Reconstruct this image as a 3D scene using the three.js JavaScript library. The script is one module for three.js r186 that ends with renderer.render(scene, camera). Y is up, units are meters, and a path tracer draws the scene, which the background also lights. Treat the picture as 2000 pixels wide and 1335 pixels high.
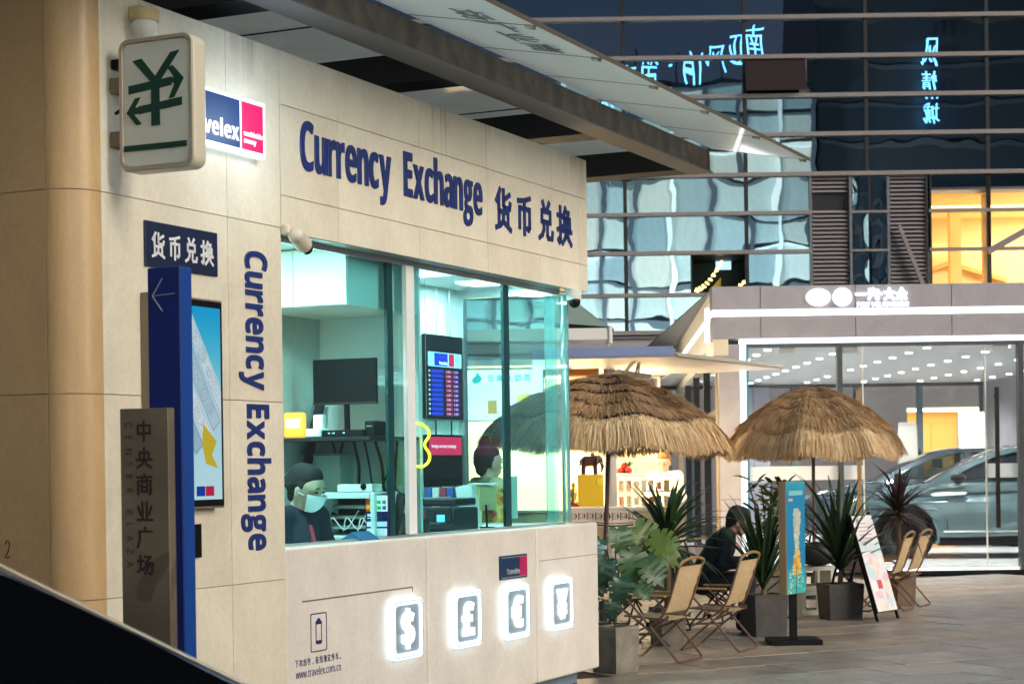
import * as THREE from 'three';
import { mergeGeometries } from 'three/addons/utils/BufferGeometryUtils.js';
import { RoundedBoxGeometry } from 'three/addons/geometries/RoundedBoxGeometry.js';
import { TextGeometry } from 'three/addons/geometries/TextGeometry.js';
import { FontLoader } from 'three/addons/loaders/FontLoader.js';
import { MarchingCubes } from 'three/addons/objects/MarchingCubes.js';
import { ImprovedNoise } from 'three/addons/math/ImprovedNoise.js';
import { RectAreaLightUniformsLib } from 'three/addons/lights/RectAreaLightUniformsLib.js';

// ---------------------------------------------------------------- camera, sky, sun, exposure
const scene = new THREE.Scene();
const F = 3700, ROLL = 0.014, EYE = 1.53;                       // focal length in photo pixels, roll, eye height
const camera = new THREE.PerspectiveCamera(2 * Math.atan(912 / F) * 180 / Math.PI, 2000 / 1824, 0.1, 400);
camera.position.set(0, EYE, 0);
camera.rotation.z = -ROLL;
camera.setViewOffset(2000, 1824, 0, 0, 2000, 1335);             // lens shift: verticals stay vertical
camera.focus = 11.5; camera.userData.fStop = 6.3;
const renderer = new THREE.WebGLRenderer({ antialias: true });
renderer.toneMapping = THREE.LinearToneMapping;
renderer.toneMappingExposure = 2.5;
renderer.shadowMap.enabled = true;
RectAreaLightUniformsLib.init();
{ // dusk sky: deep blue overhead, faint warm city haze near the horizon, soft cloud
  const W = 256, H = 128, d = new Float32Array(W * H * 4), nz = new ImprovedNoise();
  for (let y = 0; y < H; y++) for (let x = 0; x < W; x++) {
    const el = ((y + .5) / H - .5) * Math.PI, az = (x + .5) / W * Math.PI * 2, s = Math.max(0, Math.sin(el));
    const cl = .5 + .5 * nz.noise(Math.cos(az) * 3, s * 6, Math.sin(az) * 3);
    const hz = Math.exp(-s * 6), i = (y * W + x) * 4, k = el < 0 ? .5 : 1;
    d[i] = k * (.010 + .070 * hz + .010 * cl); d[i + 1] = k * (.019 + .050 * hz + .013 * cl); d[i + 2] = k * (.040 + .032 * hz + .018 * cl); d[i + 3] = 1;
  }
  const t = new THREE.DataTexture(d, W, H, THREE.RGBAFormat, THREE.FloatType);
  t.mapping = THREE.EquirectangularReflectionMapping; t.magFilter = t.minFilter = THREE.LinearFilter; t.needsUpdate = true;
  scene.background = t; scene.environment = t;
}
const SUN = new THREE.DirectionalLight(new THREE.Color().setRGB(1, .905, .78), 1.5);
SUN.position.set(82, 44, 42); SUN.target.position.set(1, 0, -16); SUN.castShadow = true;
SUN.shadow.radius = 60; SUN.shadow.mapSize.set(2048, 2048);
Object.assign(SUN.shadow.camera, { left: -30, right: 30, top: 30, bottom: -30, near: 1, far: 220 });
scene.add(SUN, SUN.target);

// ---------------------------------------------------------------- helpers
function rng(seed) { let s = seed >>> 0; return () => { s = (s + 0x6d2b79f5) | 0; let t = Math.imul(s ^ (s >>> 15), 1 | s); t = (t + Math.imul(t ^ (t >>> 7), 61 | t)) ^ t; return ((t ^ (t >>> 14)) >>> 0) / 4294967296; }; }
const V = (x, y, z) => new THREE.Vector3(x, y, z), PI = Math.PI, noise = new ImprovedNoise();
const lin = (r, g, b) => new THREE.Color().setRGB(r, g, b);
function at(px, py, z) { const a = (px - 1000) / F, b = (912 - py) / F; return V(z * (a + b * ROLL), EYE + z * (b - a * ROLL), -z); } // a pixel of the survey photo at a depth
function ground(px, py, h = 0) { const a = (px - 1000) / F, b = (912 - py) / F; const z = (h - EYE) / (b - a * ROLL); return V(z * (a + b * ROLL), h, -z); }
// kiosk frame: u along the front, v up, n out of the front
const KO = V(-1.8096, 0, -8.414), KD = V(.4257, 0, -.9049), KN = V(.9049, 0, .4257), KA = Math.atan2(.9049, .4257);
const K = (u, v, n) => V(KO.x + u * KD.x + n * KN.x, v, KO.z + u * KD.z + n * KN.z);
function onU(px, py, u) { const r = at(px, py, 1), X = r.x, y = r.y - EYE; // point of the plane u = const
  const ax = KO.x + u * KD.x, az = -(KO.z + u * KD.z); const n = (X * az - ax) / (KN.x + X * KN.z), z = az - n * KN.z; return [u, EYE + z * y, n]; }
function onN(px, py, n) { const r = at(px, py, 1), X = r.x, y = r.y - EYE;
  const ax = KO.x + n * KN.x, az = -(KO.z + n * KN.z); const u = (X * az - ax) / (KD.x + X * KD.z), z = az - u * KD.z; return [u, EYE + z * y, n]; }

const used = new Map();
function numbered(name) { const c = used.get(name) || 0; used.set(name, c + 1); return c ? name + '_' + String(c).padStart(3, '0') : name; }
function tag(o, label, category, group) { o.userData.label = label; o.userData.category = category; if (group) o.userData.group = group; return o; }
function thing(name, label, category, pos = V(0, 0, 0), turn = 0, group) {
  const o = new THREE.Group(); o.name = numbered(name); o.position.copy(pos); o.rotation.y = turn; scene.add(o); return tag(o, label, category, group);
}
function clean(g) { const q = g.index ? g.toNonIndexed() : g; for (const k of Object.keys(q.attributes)) if (!['position', 'normal', 'uv'].includes(k)) q.deleteAttribute(k);
  if (!q.attributes.normal) q.computeVertexNormals(); if (!q.attributes.uv) q.setAttribute('uv', new THREE.BufferAttribute(new Float32Array(q.attributes.position.count * 2), 2)); q.morphAttributes = {}; return q; }
const join = (list) => Array.isArray(list) ? (list.length === 1 ? list[0] : mergeGeometries(list.map(clean))) : list;
function mesh(name, geos, mat, parent) { const m = new THREE.Mesh(join(geos), mat); m.name = parent ? name : numbered(name); m.castShadow = m.receiveShadow = true; (parent || scene).add(m); return m; }
const struct = (name, geos, mat) => { const m = mesh(name, geos, mat); m.userData.kind = 'structure'; return m; };
const solo = (name, geos, mat, label, cat, group) => tag(mesh(name, geos, mat), label, cat, group);
function metreUV(g, s = 1) { // planar uv in metres by dominant normal
  const p = g.attributes.position, n = g.attributes.normal, uv = new Float32Array(p.count * 2);
  for (let i = 0; i < p.count; i++) { const a = Math.abs(n.getX(i)), b = Math.abs(n.getY(i)), c = Math.abs(n.getZ(i)); let x = p.getX(i), y = p.getY(i);
    if (a >= b && a >= c) x = p.getZ(i); else if (b >= c) y = p.getZ(i); uv[2 * i] = x * s; uv[2 * i + 1] = y * s; }
  g.setAttribute('uv', new THREE.BufferAttribute(uv, 2)); return g;
}
function box(w, h, d, x = 0, y = 0, z = 0, r = 0) { const g = r ? new RoundedBoxGeometry(w, h, d, 2, Math.min(r, w / 2.01, h / 2.01, d / 2.01)) : new THREE.BoxGeometry(w, h, d); g.translate(x, y, z); return metreUV(g); }
const span = (x0, x1, y0, y1, z0, z1, r = 0) => box(x1 - x0, y1 - y0, z1 - z0, (x0 + x1) / 2, (y0 + y1) / 2, (z0 + z1) / 2, r);
function bar(a, b, w, d = w, r = 0) { // box from a to b
  const L = a.distanceTo(b), g = box(w, L, d, 0, 0, 0, r); const q = new THREE.Quaternion().setFromUnitVectors(V(0, 1, 0), b.clone().sub(a).normalize());
  return g.applyQuaternion(q).translate((a.x + b.x) / 2, (a.y + b.y) / 2, (a.z + b.z) / 2); }
function rod(a, b, r0, r1 = r0, seg = 10) { const L = a.distanceTo(b), g = new THREE.CylinderGeometry(r1, r0, L, seg); const q = new THREE.Quaternion().setFromUnitVectors(V(0, 1, 0), b.clone().sub(a).normalize());
  return g.applyQuaternion(q).translate((a.x + b.x) / 2, (a.y + b.y) / 2, (a.z + b.z) / 2); }
const tube = (pts, r, seg = 24, rs = 7) => new THREE.TubeGeometry(new THREE.CatmullRomCurve3(pts.map((p) => Array.isArray(p) ? V(...p) : p), false, 'catmullrom', .5), seg, r, rs);
function cyl(r0, r1, h, x, y, z, seg = 20) { return new THREE.CylinderGeometry(r1, r0, h, seg).translate(x, y, z); }
const plane = (w, h, x = 0, y = 0, z = 0) => new THREE.PlaneGeometry(w, h).translate(x, y, z);
function rrect(w, h, r) { const s = new THREE.Shape(), x = -w / 2, y = -h / 2; s.moveTo(x + r, y); s.lineTo(x + w - r, y); s.absarc(x + w - r, y + r, r, -PI / 2, 0); s.lineTo(x + w, y + h - r); s.absarc(x + w - r, y + h - r, r, 0, PI / 2); s.lineTo(x + r, y + h); s.absarc(x + r, y + h - r, r, PI / 2, PI); s.lineTo(x, y + r); s.absarc(x + r, y + r, r, PI, PI * 1.5); return s; }
const poly = (pts) => { const s = new THREE.Shape(); pts.forEach((p, i) => i ? s.lineTo(p[0], p[1]) : s.moveTo(p[0], p[1])); s.closePath(); return s; };
const extr = (s, depth, bevel = 0, cs = 8) => new THREE.ExtrudeGeometry(s, { depth: depth - 2 * bevel, bevelEnabled: bevel > 0, bevelThickness: bevel, bevelSize: bevel, bevelOffset: -bevel, bevelSegments: 2, curveSegments: cs }).translate(0, 0, bevel);

// ---------------------------------------------------------------- textures and materials
function tex(w, h, fn, opt = {}) { const d = new Uint8Array(w * h * 4); for (let y = 0; y < h; y++) for (let x = 0; x < w; x++) { const c = fn(x / w, y / h, x, y), i = (y * w + x) * 4; d[i] = c[0]; d[i + 1] = c[1]; d[i + 2] = c[2]; d[i + 3] = 255; }
  const t = new THREE.DataTexture(d, w, h); t.wrapS = t.wrapT = THREE.RepeatWrapping; t.magFilter = t.minFilter = THREE.LinearFilter; if (!opt.data) t.colorSpace = THREE.SRGBColorSpace; if (opt.repeat) t.repeat.set(...opt.repeat); t.needsUpdate = true; return t; }
const per = (x, y, f, z) => { // tileable noise
  const a = x * 2 * PI, b = y * 2 * PI, r = f / (2 * PI); return noise.noise(Math.cos(a) * r + 7.3 + z, Math.sin(a) * r + Math.cos(b) * r * .83, Math.sin(b) * r + z * 1.7); };
const fbm = (x, y, f, z, o = 4) => { let s = 0, a = 1, t = 0; for (let i = 0; i < o; i++, f *= 2, a *= .5) { s += a * per(x, y, f, z + i * 3.1); t += a; } return s / t; };
const clampB = (v) => Math.max(0, Math.min(255, v));
function mottle(base, amp, f, grain = 0, seed = 1, size = 256, repeat) { const R = rng(seed); return tex(size, size, (x, y) => { const k = 1 + amp * fbm(x, y, f, seed) + grain * (R() - .5); return base.map((c) => clampB(c * k)); }, { repeat }); }
function canvasTex(w, h, draw) { const c = document.createElement('canvas'); c.width = w; c.height = h; draw(c.getContext('2d'), w, h); const t = new THREE.CanvasTexture(c); t.colorSpace = THREE.SRGBColorSpace; return t; }
const std = (c, rough = .6, o = {}) => new THREE.MeshStandardMaterial({ color: Array.isArray(c) ? lin(...c) : c, roughness: rough, ...o });
const glow = (c, k, o = {}) => new THREE.MeshStandardMaterial({ color: lin(c[0] * .5, c[1] * .5, c[2] * .5), emissive: lin(...c), emissiveIntensity: k, roughness: .5, ...o });
const pane = (c = [.9, .96, .95], o = {}) => new THREE.MeshPhysicalMaterial({ color: lin(...c), roughness: .015, transmission: 1, thickness: 0, ior: 1.5, ...o });
const grime = tex(512, 512, (x, y) => { const a = fbm(x, y, 3, 2), b = fbm(x, y, 40, 9, 3), s = Math.max(0, fbm(x, y * .12, 26, 5)) * .25; const k = 1 + .07 * a + .05 * b - .12 * s; return [clampB(246 * k), clampB(244 * k), clampB(240 * k)]; });
const roughMap = tex(256, 256, (x, y) => { const k = 190 + 60 * fbm(x, y, 6, 4); return [k, clampB(k), k]; }, { data: true });
const fineBump = tex(256, 256, (x, y) => { const k = clampB(128 + 70 * fbm(x, y, 60, 3, 2) + 30 * fbm(x, y, 4, 8, 2)); return [k, k, k]; }, { data: true });
const M = {
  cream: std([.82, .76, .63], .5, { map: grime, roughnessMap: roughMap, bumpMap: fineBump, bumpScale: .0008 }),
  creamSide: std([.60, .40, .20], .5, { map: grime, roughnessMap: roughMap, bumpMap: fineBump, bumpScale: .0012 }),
  counter: std([.80, .75, .70], .34, { map: grime }),
  joint: std([.44, .38, .28], .8), dark: std([.012, .013, .016], .4), black: new THREE.MeshPhysicalMaterial({ color: lin(.006, .006, .007), roughness: .45, specularIntensity: .3 }), rubber: std([.012, .012, .013], .85),
  steel: std([.45, .44, .42], .32, { metalness: .9 }), alu: std([.62, .64, .66], .28, { metalness: .9 }), chrome: std([.8, .8, .8], .08, { metalness: 1 }),
  white: std([.78, .78, .77], .45), offwhite: std([.70, .69, .64], .55), grey: std([.32, .33, .34], .6), greyDark: std([.08, .085, .09], .6),
  navy: std([.012, .03, .16], .35), deepnavy: std([.006, .014, .05], .45), ink: std([.01, .02, .12], .5), green: std([.006, .05, .03], .45),
  glassG: pane([.62, .90, .90], { ior: 1.28 }), glassEdge: new THREE.MeshPhysicalMaterial({ color: lin(.10, .34, .32), roughness: .12, transmission: .35, thickness: 0 }),
  clear: pane([.93, .97, .97]), wood: std([.30, .17, .07], .5), skin: std([.52, .32, .22], .55), hair: std([.006, .005, .005], .8),
};
const font = await new FontLoader().loadAsync('fonts/droid/droid_sans_bold.typeface.json');
const fontR = await new FontLoader().loadAsync('fonts/droid/droid_sans_regular.typeface.json');

// ---------------------------------------------------------------- Chinese characters as strokes on a 100 x 100 grid (y down)
const S = (t) => t.split('|').map((p) => p.trim().split(' ').map((q) => q.split(',').map(Number)));
const HAN = {
  货: S('32,4 10,32|23,22 23,50|88,12 52,28|52,4 52,40 58,46 88,46 92,34|24,84 24,57 78,57 78,84|51,66 50,78 32,91 8,98|58,84 94,98'),
  币: S('84,6 50,14 12,18|20,84 20,35 82,35 82,80 76,86 68,84|50,16 50,98'),
  兑: S('30,4 40,20|72,4 60,20|24,27 78,27 78,54 24,54 24,27|38,54 36,74 26,88 8,97|60,54 60,88 66,94 90,94 94,78'),
  换: S('6,26 38,26|23,4 23,90 16,96 8,90|4,64 40,52|58,4 42,30|56,14 80,14 72,28|50,62 50,31 88,31 88,62|62,32 60,48|75,32 76,48|40,64 97,64|68,40 66,64 56,82 38,97|70,66 80,84 97,97'),
  中: S('14,24 86,24 86,62 14,62 14,24|50,4 50,98'), 央: S('24,60 24,26 78,26 78,60|4,60 96,60|50,4 50,56 36,82 8,97|52,62 66,84 94,97'),
  商: S('50,2 50,14|6,16 94,16|34,20 40,32|66,20 60,32|12,97 12,34 88,34 88,92 80,97|40,40 28,56|60,40 72,54|34,62 66,62 66,84 34,84 34,62'),
  业: S('36,8 36,90|62,8 62,90|10,30 24,68|90,28 76,66|4,92 96,92'), 广: S('50,2 54,16|14,20 92,20|18,20 18,60 4,97'),
  场: S('4,34 36,34|20,8 20,76|2,84 38,70|44,14 82,14 52,44 94,44 90,90 80,96 72,90|62,46 36,76|78,46 46,94'),
  一: S('4,50 96,50'), 汽: S('10,10 22,22|4,38 18,48|4,94 22,62|46,4 32,36|42,20 94,20|44,36 86,36|32,54 80,54 82,86 90,96 97,84'),
  大: S('6,36 94,36|50,4 48,50 30,80 6,96|52,44 68,78 94,96'), 众: S('50,4 34,32 8,48|52,10 68,32 94,46|28,46 24,72 6,96|30,66 46,92|72,44 66,74 50,96|72,64 94,96'),
  南: S('8,16 92,16|50,2 50,34|14,97 14,36 86,36 86,92 78,97|36,42 42,54|64,42 58,54|28,58 72,58|24,74 76,74|50,58 50,95'),
  亚: S('8,12 92,12|36,12 36,92|64,12 64,92|14,36 26,70|88,34 76,70|4,93 96,93'), 风: S('18,10 18,56 6,97|18,10 82,10 80,70 86,92 97,84|64,28 30,80|32,30 70,80'),
  情: S('18,4 18,97|8,24 4,50|26,22 32,36|42,14 92,14|46,30 88,30|38,46 97,46|66,4 66,46|48,97 48,58 86,58 86,90 80,96|48,70 84,70|48,82 84,82'),
  '·': S('44,50 56,50'), 第: S('22,2 8,22|18,12 44,12|30,14 36,24|62,2 50,22|60,12 94,12|74,14 80,24|14,32 82,32 82,48 18,48 14,66 86,66 82,90 72,90|50,32 50,98|48,68 8,94'),
  壹: S('10,12 90,12|50,2 50,26|22,26 78,26|8,48 8,36 92,36 92,48|28,48 72,48|28,58 72,58 72,74 28,74 28,58|36,80 42,92|66,80 60,92|6,96 94,96'),
  城: S('4,36 34,36|18,10 18,76|2,84 36,70|40,26 96,26|44,26 44,60 34,94|46,46 62,46 60,74 52,74|66,4 72,56 86,92 97,78|90,38 62,90|78,6 90,16'),
  下: S('6,12 94,12|48,12 48,98|54,34 80,54'), 次: S('8,18 24,32|6,80 28,50|52,4 36,40|46,22 92,22 82,40|64,34 58,66 30,96|64,56 94,96'),
  出: S('50,4 50,92|18,16 18,46 82,46 82,16|10,56 10,92 90,92 90,56'), 行: S('32,4 8,28|36,28 6,58|24,48 24,98|48,18 92,18|42,44 97,44|76,44 76,90 62,96'),
  在: S('6,20 94,20|44,2 6,62|26,44 26,96|66,34 66,92|42,56 92,56|36,92 97,92'), 线: S('26,4 8,32 28,32 6,60 36,54|6,88 38,76|44,26 92,20|42,50 96,44|64,4 72,70 94,96|90,60 44,94'),
  预: S('8,10 44,10 26,30|6,40 48,40 40,52|28,40 28,90 16,94|52,12 96,12|56,78 56,28 92,28 92,78|74,36 72,64 50,97|78,76 96,96'),
  定: S('50,2 50,14|10,30 10,18 90,18 90,30|22,42 78,42|50,42 50,90|50,64 82,64|28,56 8,96|20,78 50,94 96,94'), 外: S('30,4 8,50|26,24 48,24 36,66 8,96|22,46 36,60|70,4 70,98|72,40 94,58'),
  云: S('18,14 82,14|4,40 96,40|48,40 18,88 80,82|66,64 88,94'), 奶: S('24,4 12,60 38,94|4,32 42,32 30,74 6,97|48,14 86,14 76,44 94,44 88,92 74,90|62,14 58,60 44,96'),
  茶: S('6,14 94,14|32,4 32,24|68,4 68,24|50,22 6,58|50,22 94,58|20,66 80,66|50,52 50,97|30,74 16,92|70,74 86,92'), '，': S('40,80 50,84 42,98'), '。': S('30,80 44,80 44,94 30,94 30,80'),
};
function hanGeo(ch, w, h, weight, depth) { // raised strokes, centred on the cell
  const list = []; let k = 0;
  for (const st of HAN[ch]) for (let i = 0; i + 1 < st.length; i++) {
    const [a, b] = [st[i], st[i + 1]].map(([x, y]) => V((x / 100 - .5) * w, (.5 - y / 100) * h, 0)); const e = b.clone().sub(a).setLength(weight * .42); a.sub(e); b.add(e);
    list.push(bar(a, b, weight, depth - .0004 * (k % 5)).translate(0, 0, depth / 2 + .0002 * (k++ % 5)));
  }
  return mergeGeometries(list.map(clean));
}
function hanDraw(c, str, x, y, s, lw, vertical, gap = 1.12) { c.lineWidth = lw; c.lineJoin = c.lineCap = 'round'; for (const ch of str) { for (const st of HAN[ch] || []) { c.beginPath(); st.forEach(([p, q], i) => i ? c.lineTo(x + p * s / 100, y + q * s / 100) : c.moveTo(x + p * s / 100, y + q * s / 100)); c.stroke(); } if (vertical) y += s * gap; else x += s * gap; } }
function latin(parent, str, f, cap, width, depth, mat, name, vertical) { // single letters as parts, the line fitted to a width
  const s = cap / .72, pieces = []; let x = 0;
  for (const ch of str) { if (ch === ' ') { x += .30 * cap; continue; } const g = new TextGeometry(ch, { font: f, size: s, depth, curveSegments: 6, bevelEnabled: true, bevelThickness: .002, bevelSize: .0015, bevelSegments: 1 }); g.computeBoundingBox(); const b = g.boundingBox; g.translate(x - b.min.x, 0, 0); x += b.max.x - b.min.x + cap * .11; pieces.push(g); }
  const k = width / (x - cap * .11);
  for (const g of pieces) { g.scale(k, 1, 1); if (vertical) g.rotateZ(-PI / 2); mesh(name, g, mat, parent); }
}
function areaLight(color, k, w, h, pos, look) { const l = new THREE.RectAreaLight(lin(...color), k, w, h); l.position.copy(pos); scene.add(l); l.lookAt(look); return l; }
function pointLight(color, k, pos, r = 3) { const l = new THREE.PointLight(lin(...color), k, 0, 2); l.position.copy(pos); l.castShadow = true; l.shadow.radius = r; scene.add(l); return l; }
// ---------------------------------------------------------------- ground
const pavTex = tex(512, 512, (x, y) => { const k = 1 + .28 * fbm(x, y, 4, 21) + .16 * fbm(x, y, 34, 12, 3); return [clampB(122 * k), clampB(112 * k), clampB(101 * k)]; });
const stoneMats = [[1, 1, 1], [.86, .86, .88], [1.08, 1.05, 1.0], [.94, .92, .9]].map((c) => std(c.map((v, i) => v * [1.5, 1.53, 1.58][i]), .55, { map: pavTex, roughnessMap: roughMap, bumpMap: fineBump, bumpScale: .0015 }));
struct('ground', [new THREE.PlaneGeometry(420, 420).rotateX(-PI / 2).translate(0, -.035, -40)], std([.12, .11, .10], .7));
{ // plaza paving: every stone in view its own piece, long joints 60 degrees right of the view
  const g = new THREE.Group(); g.name = 'plaza_paving'; g.userData.kind = 'structure'; g.position.set(3, 0, -18); g.rotation.y = 28 * PI / 180; scene.add(g);
  const rest = [], R = rng(5), shapes = [0, 1, 2, 3].map((k) => { const b = box(.877, .034, .577, 0, -.017, 0, .005); const uv = b.attributes.uv; for (let i = 0; i < uv.count; i++) uv.setXY(i, uv.getX(i) * .7 + k * .23, uv.getY(i) * .7 + k * .41); return b; });
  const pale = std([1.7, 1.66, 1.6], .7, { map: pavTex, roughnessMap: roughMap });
  for (let r = -16; r < 17; r++) for (let c = -9; c < 13; c++) {
    const lx = (c + (r & 1) * .5) * .89, lz = r * .59, ca = Math.cos(g.rotation.y), sa = Math.sin(g.rotation.y), wx = 3 + lx * ca + lz * sa, wz = -18 - lx * sa + lz * ca;
    const px = 1000 + wx / -wz * F; if (wz > -11.6 || wz < -25.3 || px < 1060 || px > 2900) continue; if (px < 1100 || px > 2080 || wz > -12.6) { const q = shapes[(r + c + 40) & 3].clone(); rest.push(q.translate(lx, 0, lz)); continue; }
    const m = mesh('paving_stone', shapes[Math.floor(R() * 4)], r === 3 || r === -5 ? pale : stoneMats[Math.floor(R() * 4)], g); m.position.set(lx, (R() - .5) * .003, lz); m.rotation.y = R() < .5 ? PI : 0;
  }
  mesh('outer_paving_stone', rest, stoneMats[0], g).userData.kind = 'stuff';
  struct('paving_bed', [span(-2, 14, -.034, -.012, -25.4, -6)], std([.025, .022, .02], .9));
}

// ---------------------------------------------------------------- the currency exchange kiosk
const kiosk = thing('exchange_kiosk', 'cream panelled currency exchange kiosk with rounded corner and long service window', 'kiosk', KO, KA);
const KM = (name, geos, mat, parent = kiosk) => mesh(name, geos, mat, parent);
const panelMats = [0, 1, 2].map((k) => { const m = M.cream.clone(); m.color = lin(.82 * (1 - k * .025), .76 * (1 - k * .03), .63 * (1 - k * .04)); return m; });
let pk = 0; const cream = () => panelMats[(pk++ * 7) % 3];
function wallPanel(u0, u1, v0, v1, mat = cream()) { const g = .0016; return KM('wall_panel', span(u0 + g, u1 - g, v0 + g, v1 - g, -.008, 0, .002), mat); }
const rows = [[.02, .97], [.97, 1.88], [1.88, 2.78], [2.78, 3.70]];
for (const [a, b] of rows) { wallPanel(0, 1.0, a, b); wallPanel(1.0, 1.492, a, b); }
for (const [v0, v1, cuts] of [[2.762, 2.95, [1.496, 2.08, 3.02, 3.94, 4.75, 5.41, 5.56]], [2.95, 3.42, [1.496, 2.08, 3.94, 5.41, 5.56]], [3.42, 3.70, [1.496, 2.08, 3.02, 3.94, 4.95, 5.41, 5.56]]])
  for (let i = 0; i + 1 < cuts.length; i++) wallPanel(cuts[i], cuts[i + 1], v0, v1);
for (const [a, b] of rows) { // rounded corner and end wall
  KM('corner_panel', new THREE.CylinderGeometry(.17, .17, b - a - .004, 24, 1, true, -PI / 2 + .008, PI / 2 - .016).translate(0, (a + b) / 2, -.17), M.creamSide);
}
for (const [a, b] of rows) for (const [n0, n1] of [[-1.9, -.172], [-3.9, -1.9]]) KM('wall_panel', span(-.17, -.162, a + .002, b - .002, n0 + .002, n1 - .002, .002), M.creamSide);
KM('wall_core', [span(.001, 1.49, 0, 3.68, -3.9, -.0085), span(-.1615, 0, 0, 3.67, -3.9, -.17), cyl(.163, .163, 3.67, 0, 1.835, -.17, 40), span(1.497, 5.54, 2.766, 3.69, -.034, -.0085)], std([.30, .24, .17], .8));
KM('roof', [span(-.13, 5.5, 3.692, 3.699, -3.9, -.036), span(1.494, 5.5, 2.822, 3.67, -1.0, -.034)], M.greyDark);
KM('wall_panel', span(5.53, 5.56, 2.765, 3.70, -1.0, -.034, .004), cream());
KM('soffit', span(1.5, 5.53, 2.765, 2.785, -.128, -.034), M.alu);
KM('head_rail', span(1.5, 5.36, 2.735, 2.78, -.16, -.132), M.alu);
KM('sill', span(1.5, 5.36, 1.128, 1.14, -.15, -.11), M.alu);
{ // rust drips under the canopy beams and a few scuffs
  const drip = (sd, w, h) => { const t = canvasTex(64, 256, (c) => { c.clearRect(0, 0, 64, 256); const R = rng(sd); for (let i = 0; i < 26; i++) { const x = 8 + R() * 48, L = 40 + R() * 190, g = c.createLinearGradient(0, 0, 0, L); g.addColorStop(0, 'rgba(120,80,40,.07)'); g.addColorStop(1, 'rgba(120,80,40,0)'); c.fillStyle = g; c.fillRect(x, 0, 1 + R() * 5, L); } }); return new THREE.MeshStandardMaterial({ map: t, transparent: true, roughness: .7 }); };
  [[1.15, .30, .5, 3], [3.3, .34, .42, 4], [3.95, .14, .3, 5], [5.38, .30, .45, 6], [.36, .2, .6, 7]].forEach(([u, w, h, sd]) => KM('stain', plane(w, h, u, 3.695 - h / 2, .0012), drip(sd, w, h)));
}
// room behind the glass
KM('floor', span(1.49, 5.36, 0, .15, -.95, -.17), M.grey);
for (let i = 0; i < 7; i++) { const a = 1.5 + i * .55; KM('ceiling_panel', span(a + .002, Math.min(5.35, a + .548), 2.80, 2.82, -.9, -.165, .002), std([.62, .63, .62], .6)); }
KM('back_wall', [span(1.49, 5.36, .15, 2.80, -1.0, -.9)], std([.60, .64, .62], .5, { map: grime }));
const partition = KM('partition_wall', span(3.39, 3.47, .15, 2.80, -.899, -.62), M.white);
KM('partition_wall', span(3.36, 3.389, 1.14, 2.80, -.899, -.2), std([.80, .81, .80], .5));
KM('end_wall', [span(5.28, 5.36, .15, 1.13, -.899, -.17)], M.offwhite);
KM('end_post', [span(5.28, 5.34, 1.13, 2.80, -.899, -.855), span(5.28, 5.34, 2.74, 2.80, -.854, -.17)], M.alu);
KM('window_pane', span(5.30, 5.312, 1.135, 2.738, -.853, -.17), pane([.86, .97, .97]));
const cab = KM('wall_cabinet', span(2.5, 3.358, 2.465, 2.797, -.897, -.19, .004), M.white);
KM('cabinet_door', [span(2.482, 2.498, 2.47, 2.79, -.895, -.545, .002), span(2.482, 2.498, 2.47, 2.79, -.541, -.192, .002)], M.white, cab);
KM('shelf', span(2.74, 3.358, 1.70, 1.722, -.897, -.2, .002), M.dark);
KM('desk', [span(1.5, 2.56, 1.07, 1.10, -.42, -.165), span(2.56, 5.27, 1.095, 1.125, -.80, -.165)], M.white);
{ // glazing: panes, butt joints, the white post and the glass fin at the right end
  const uu = (px) => onN(px, 760, -.13)[0];
  const cuts = [[1.502, uu(757)], [uu(770), uu(786)], [uu(788), uu(985)], [uu(996), 5.30]];
  for (const [a, b] of cuts) KM('window_pane', span(a + .002, b - .002, 1.141, 2.734, -.145, -.133, .001), M.glassG);
  KM('window_joint', span(uu(758), uu(769), 1.141, 2.734, -.15, -.13), std([.004, .05, .055], .3));
  KM('window_joint', span(uu(985), uu(996), 1.141, 2.734, -.15, -.13), std([.004, .05, .055], .3));
  KM('window_post', span(uu(788), uu(803), 1.141, 2.734, -.131, -.10, .004), M.white);
  KM('glass_fin', [span(5.304, 5.32, 1.141, 2.734, -.23, -.05, .003), cyl(.028, .028, 1.59, 5.36, 1.937, -.10)], new THREE.MeshPhysicalMaterial({ color: lin(.55, .86, .84), roughness: .04, transmission: .9, thickness: .03, ior: 1.4 }));
  KM('clip', span(5.30, 5.40, 2.215, 2.24, -.14, -.06, .004), M.white);
}
// counter front
for (const [a, b] of [[1.494, 3.052], [3.062, 4.612], [4.624, 5.68]]) KM('counter_panel', span(a, b, .09, 1.13, -.07, 0, .018), M.counter);
KM('counter_end', span(5.62, 5.676, .09, 1.125, -.95, -.072, .015), M.counter);
KM('counter_top', span(1.5, 5.66, 1.112, 1.127, -.128, -.071), M.counter);
KM('plinth', span(1.5, 5.5, 0, .088, -.9, -.10), std([.16, .22, .27], .4));
KM('counter_core', span(1.5, 5.6, .1, 1.09, -.16, -.074), M.joint);
for (const q of [span(1.65, 2.862, .838, .846, -.004, .0015), span(2.863, 2.87, .815, .846, -.004, .0018), span(4.66, 5.64, .90, .904, -.004, .0015)]) KM('flap_groove', q, std([.16, .13, .10], .6));
for (const [u, n, k] of [[1.72, -.5, 100], [4.07, -.5, 50], [4.85, -.5, 50]]) { const p = KM('ceiling_light', span(u - .15, u + .15, 2.79, 2.799, n - .12, n + .12), glow([.9, .97, 1], 4)); areaLight([.92, .98, 1], k * 1.1, .3, .24, K(u, 2.785, n), K(u, 0, n)); }

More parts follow.
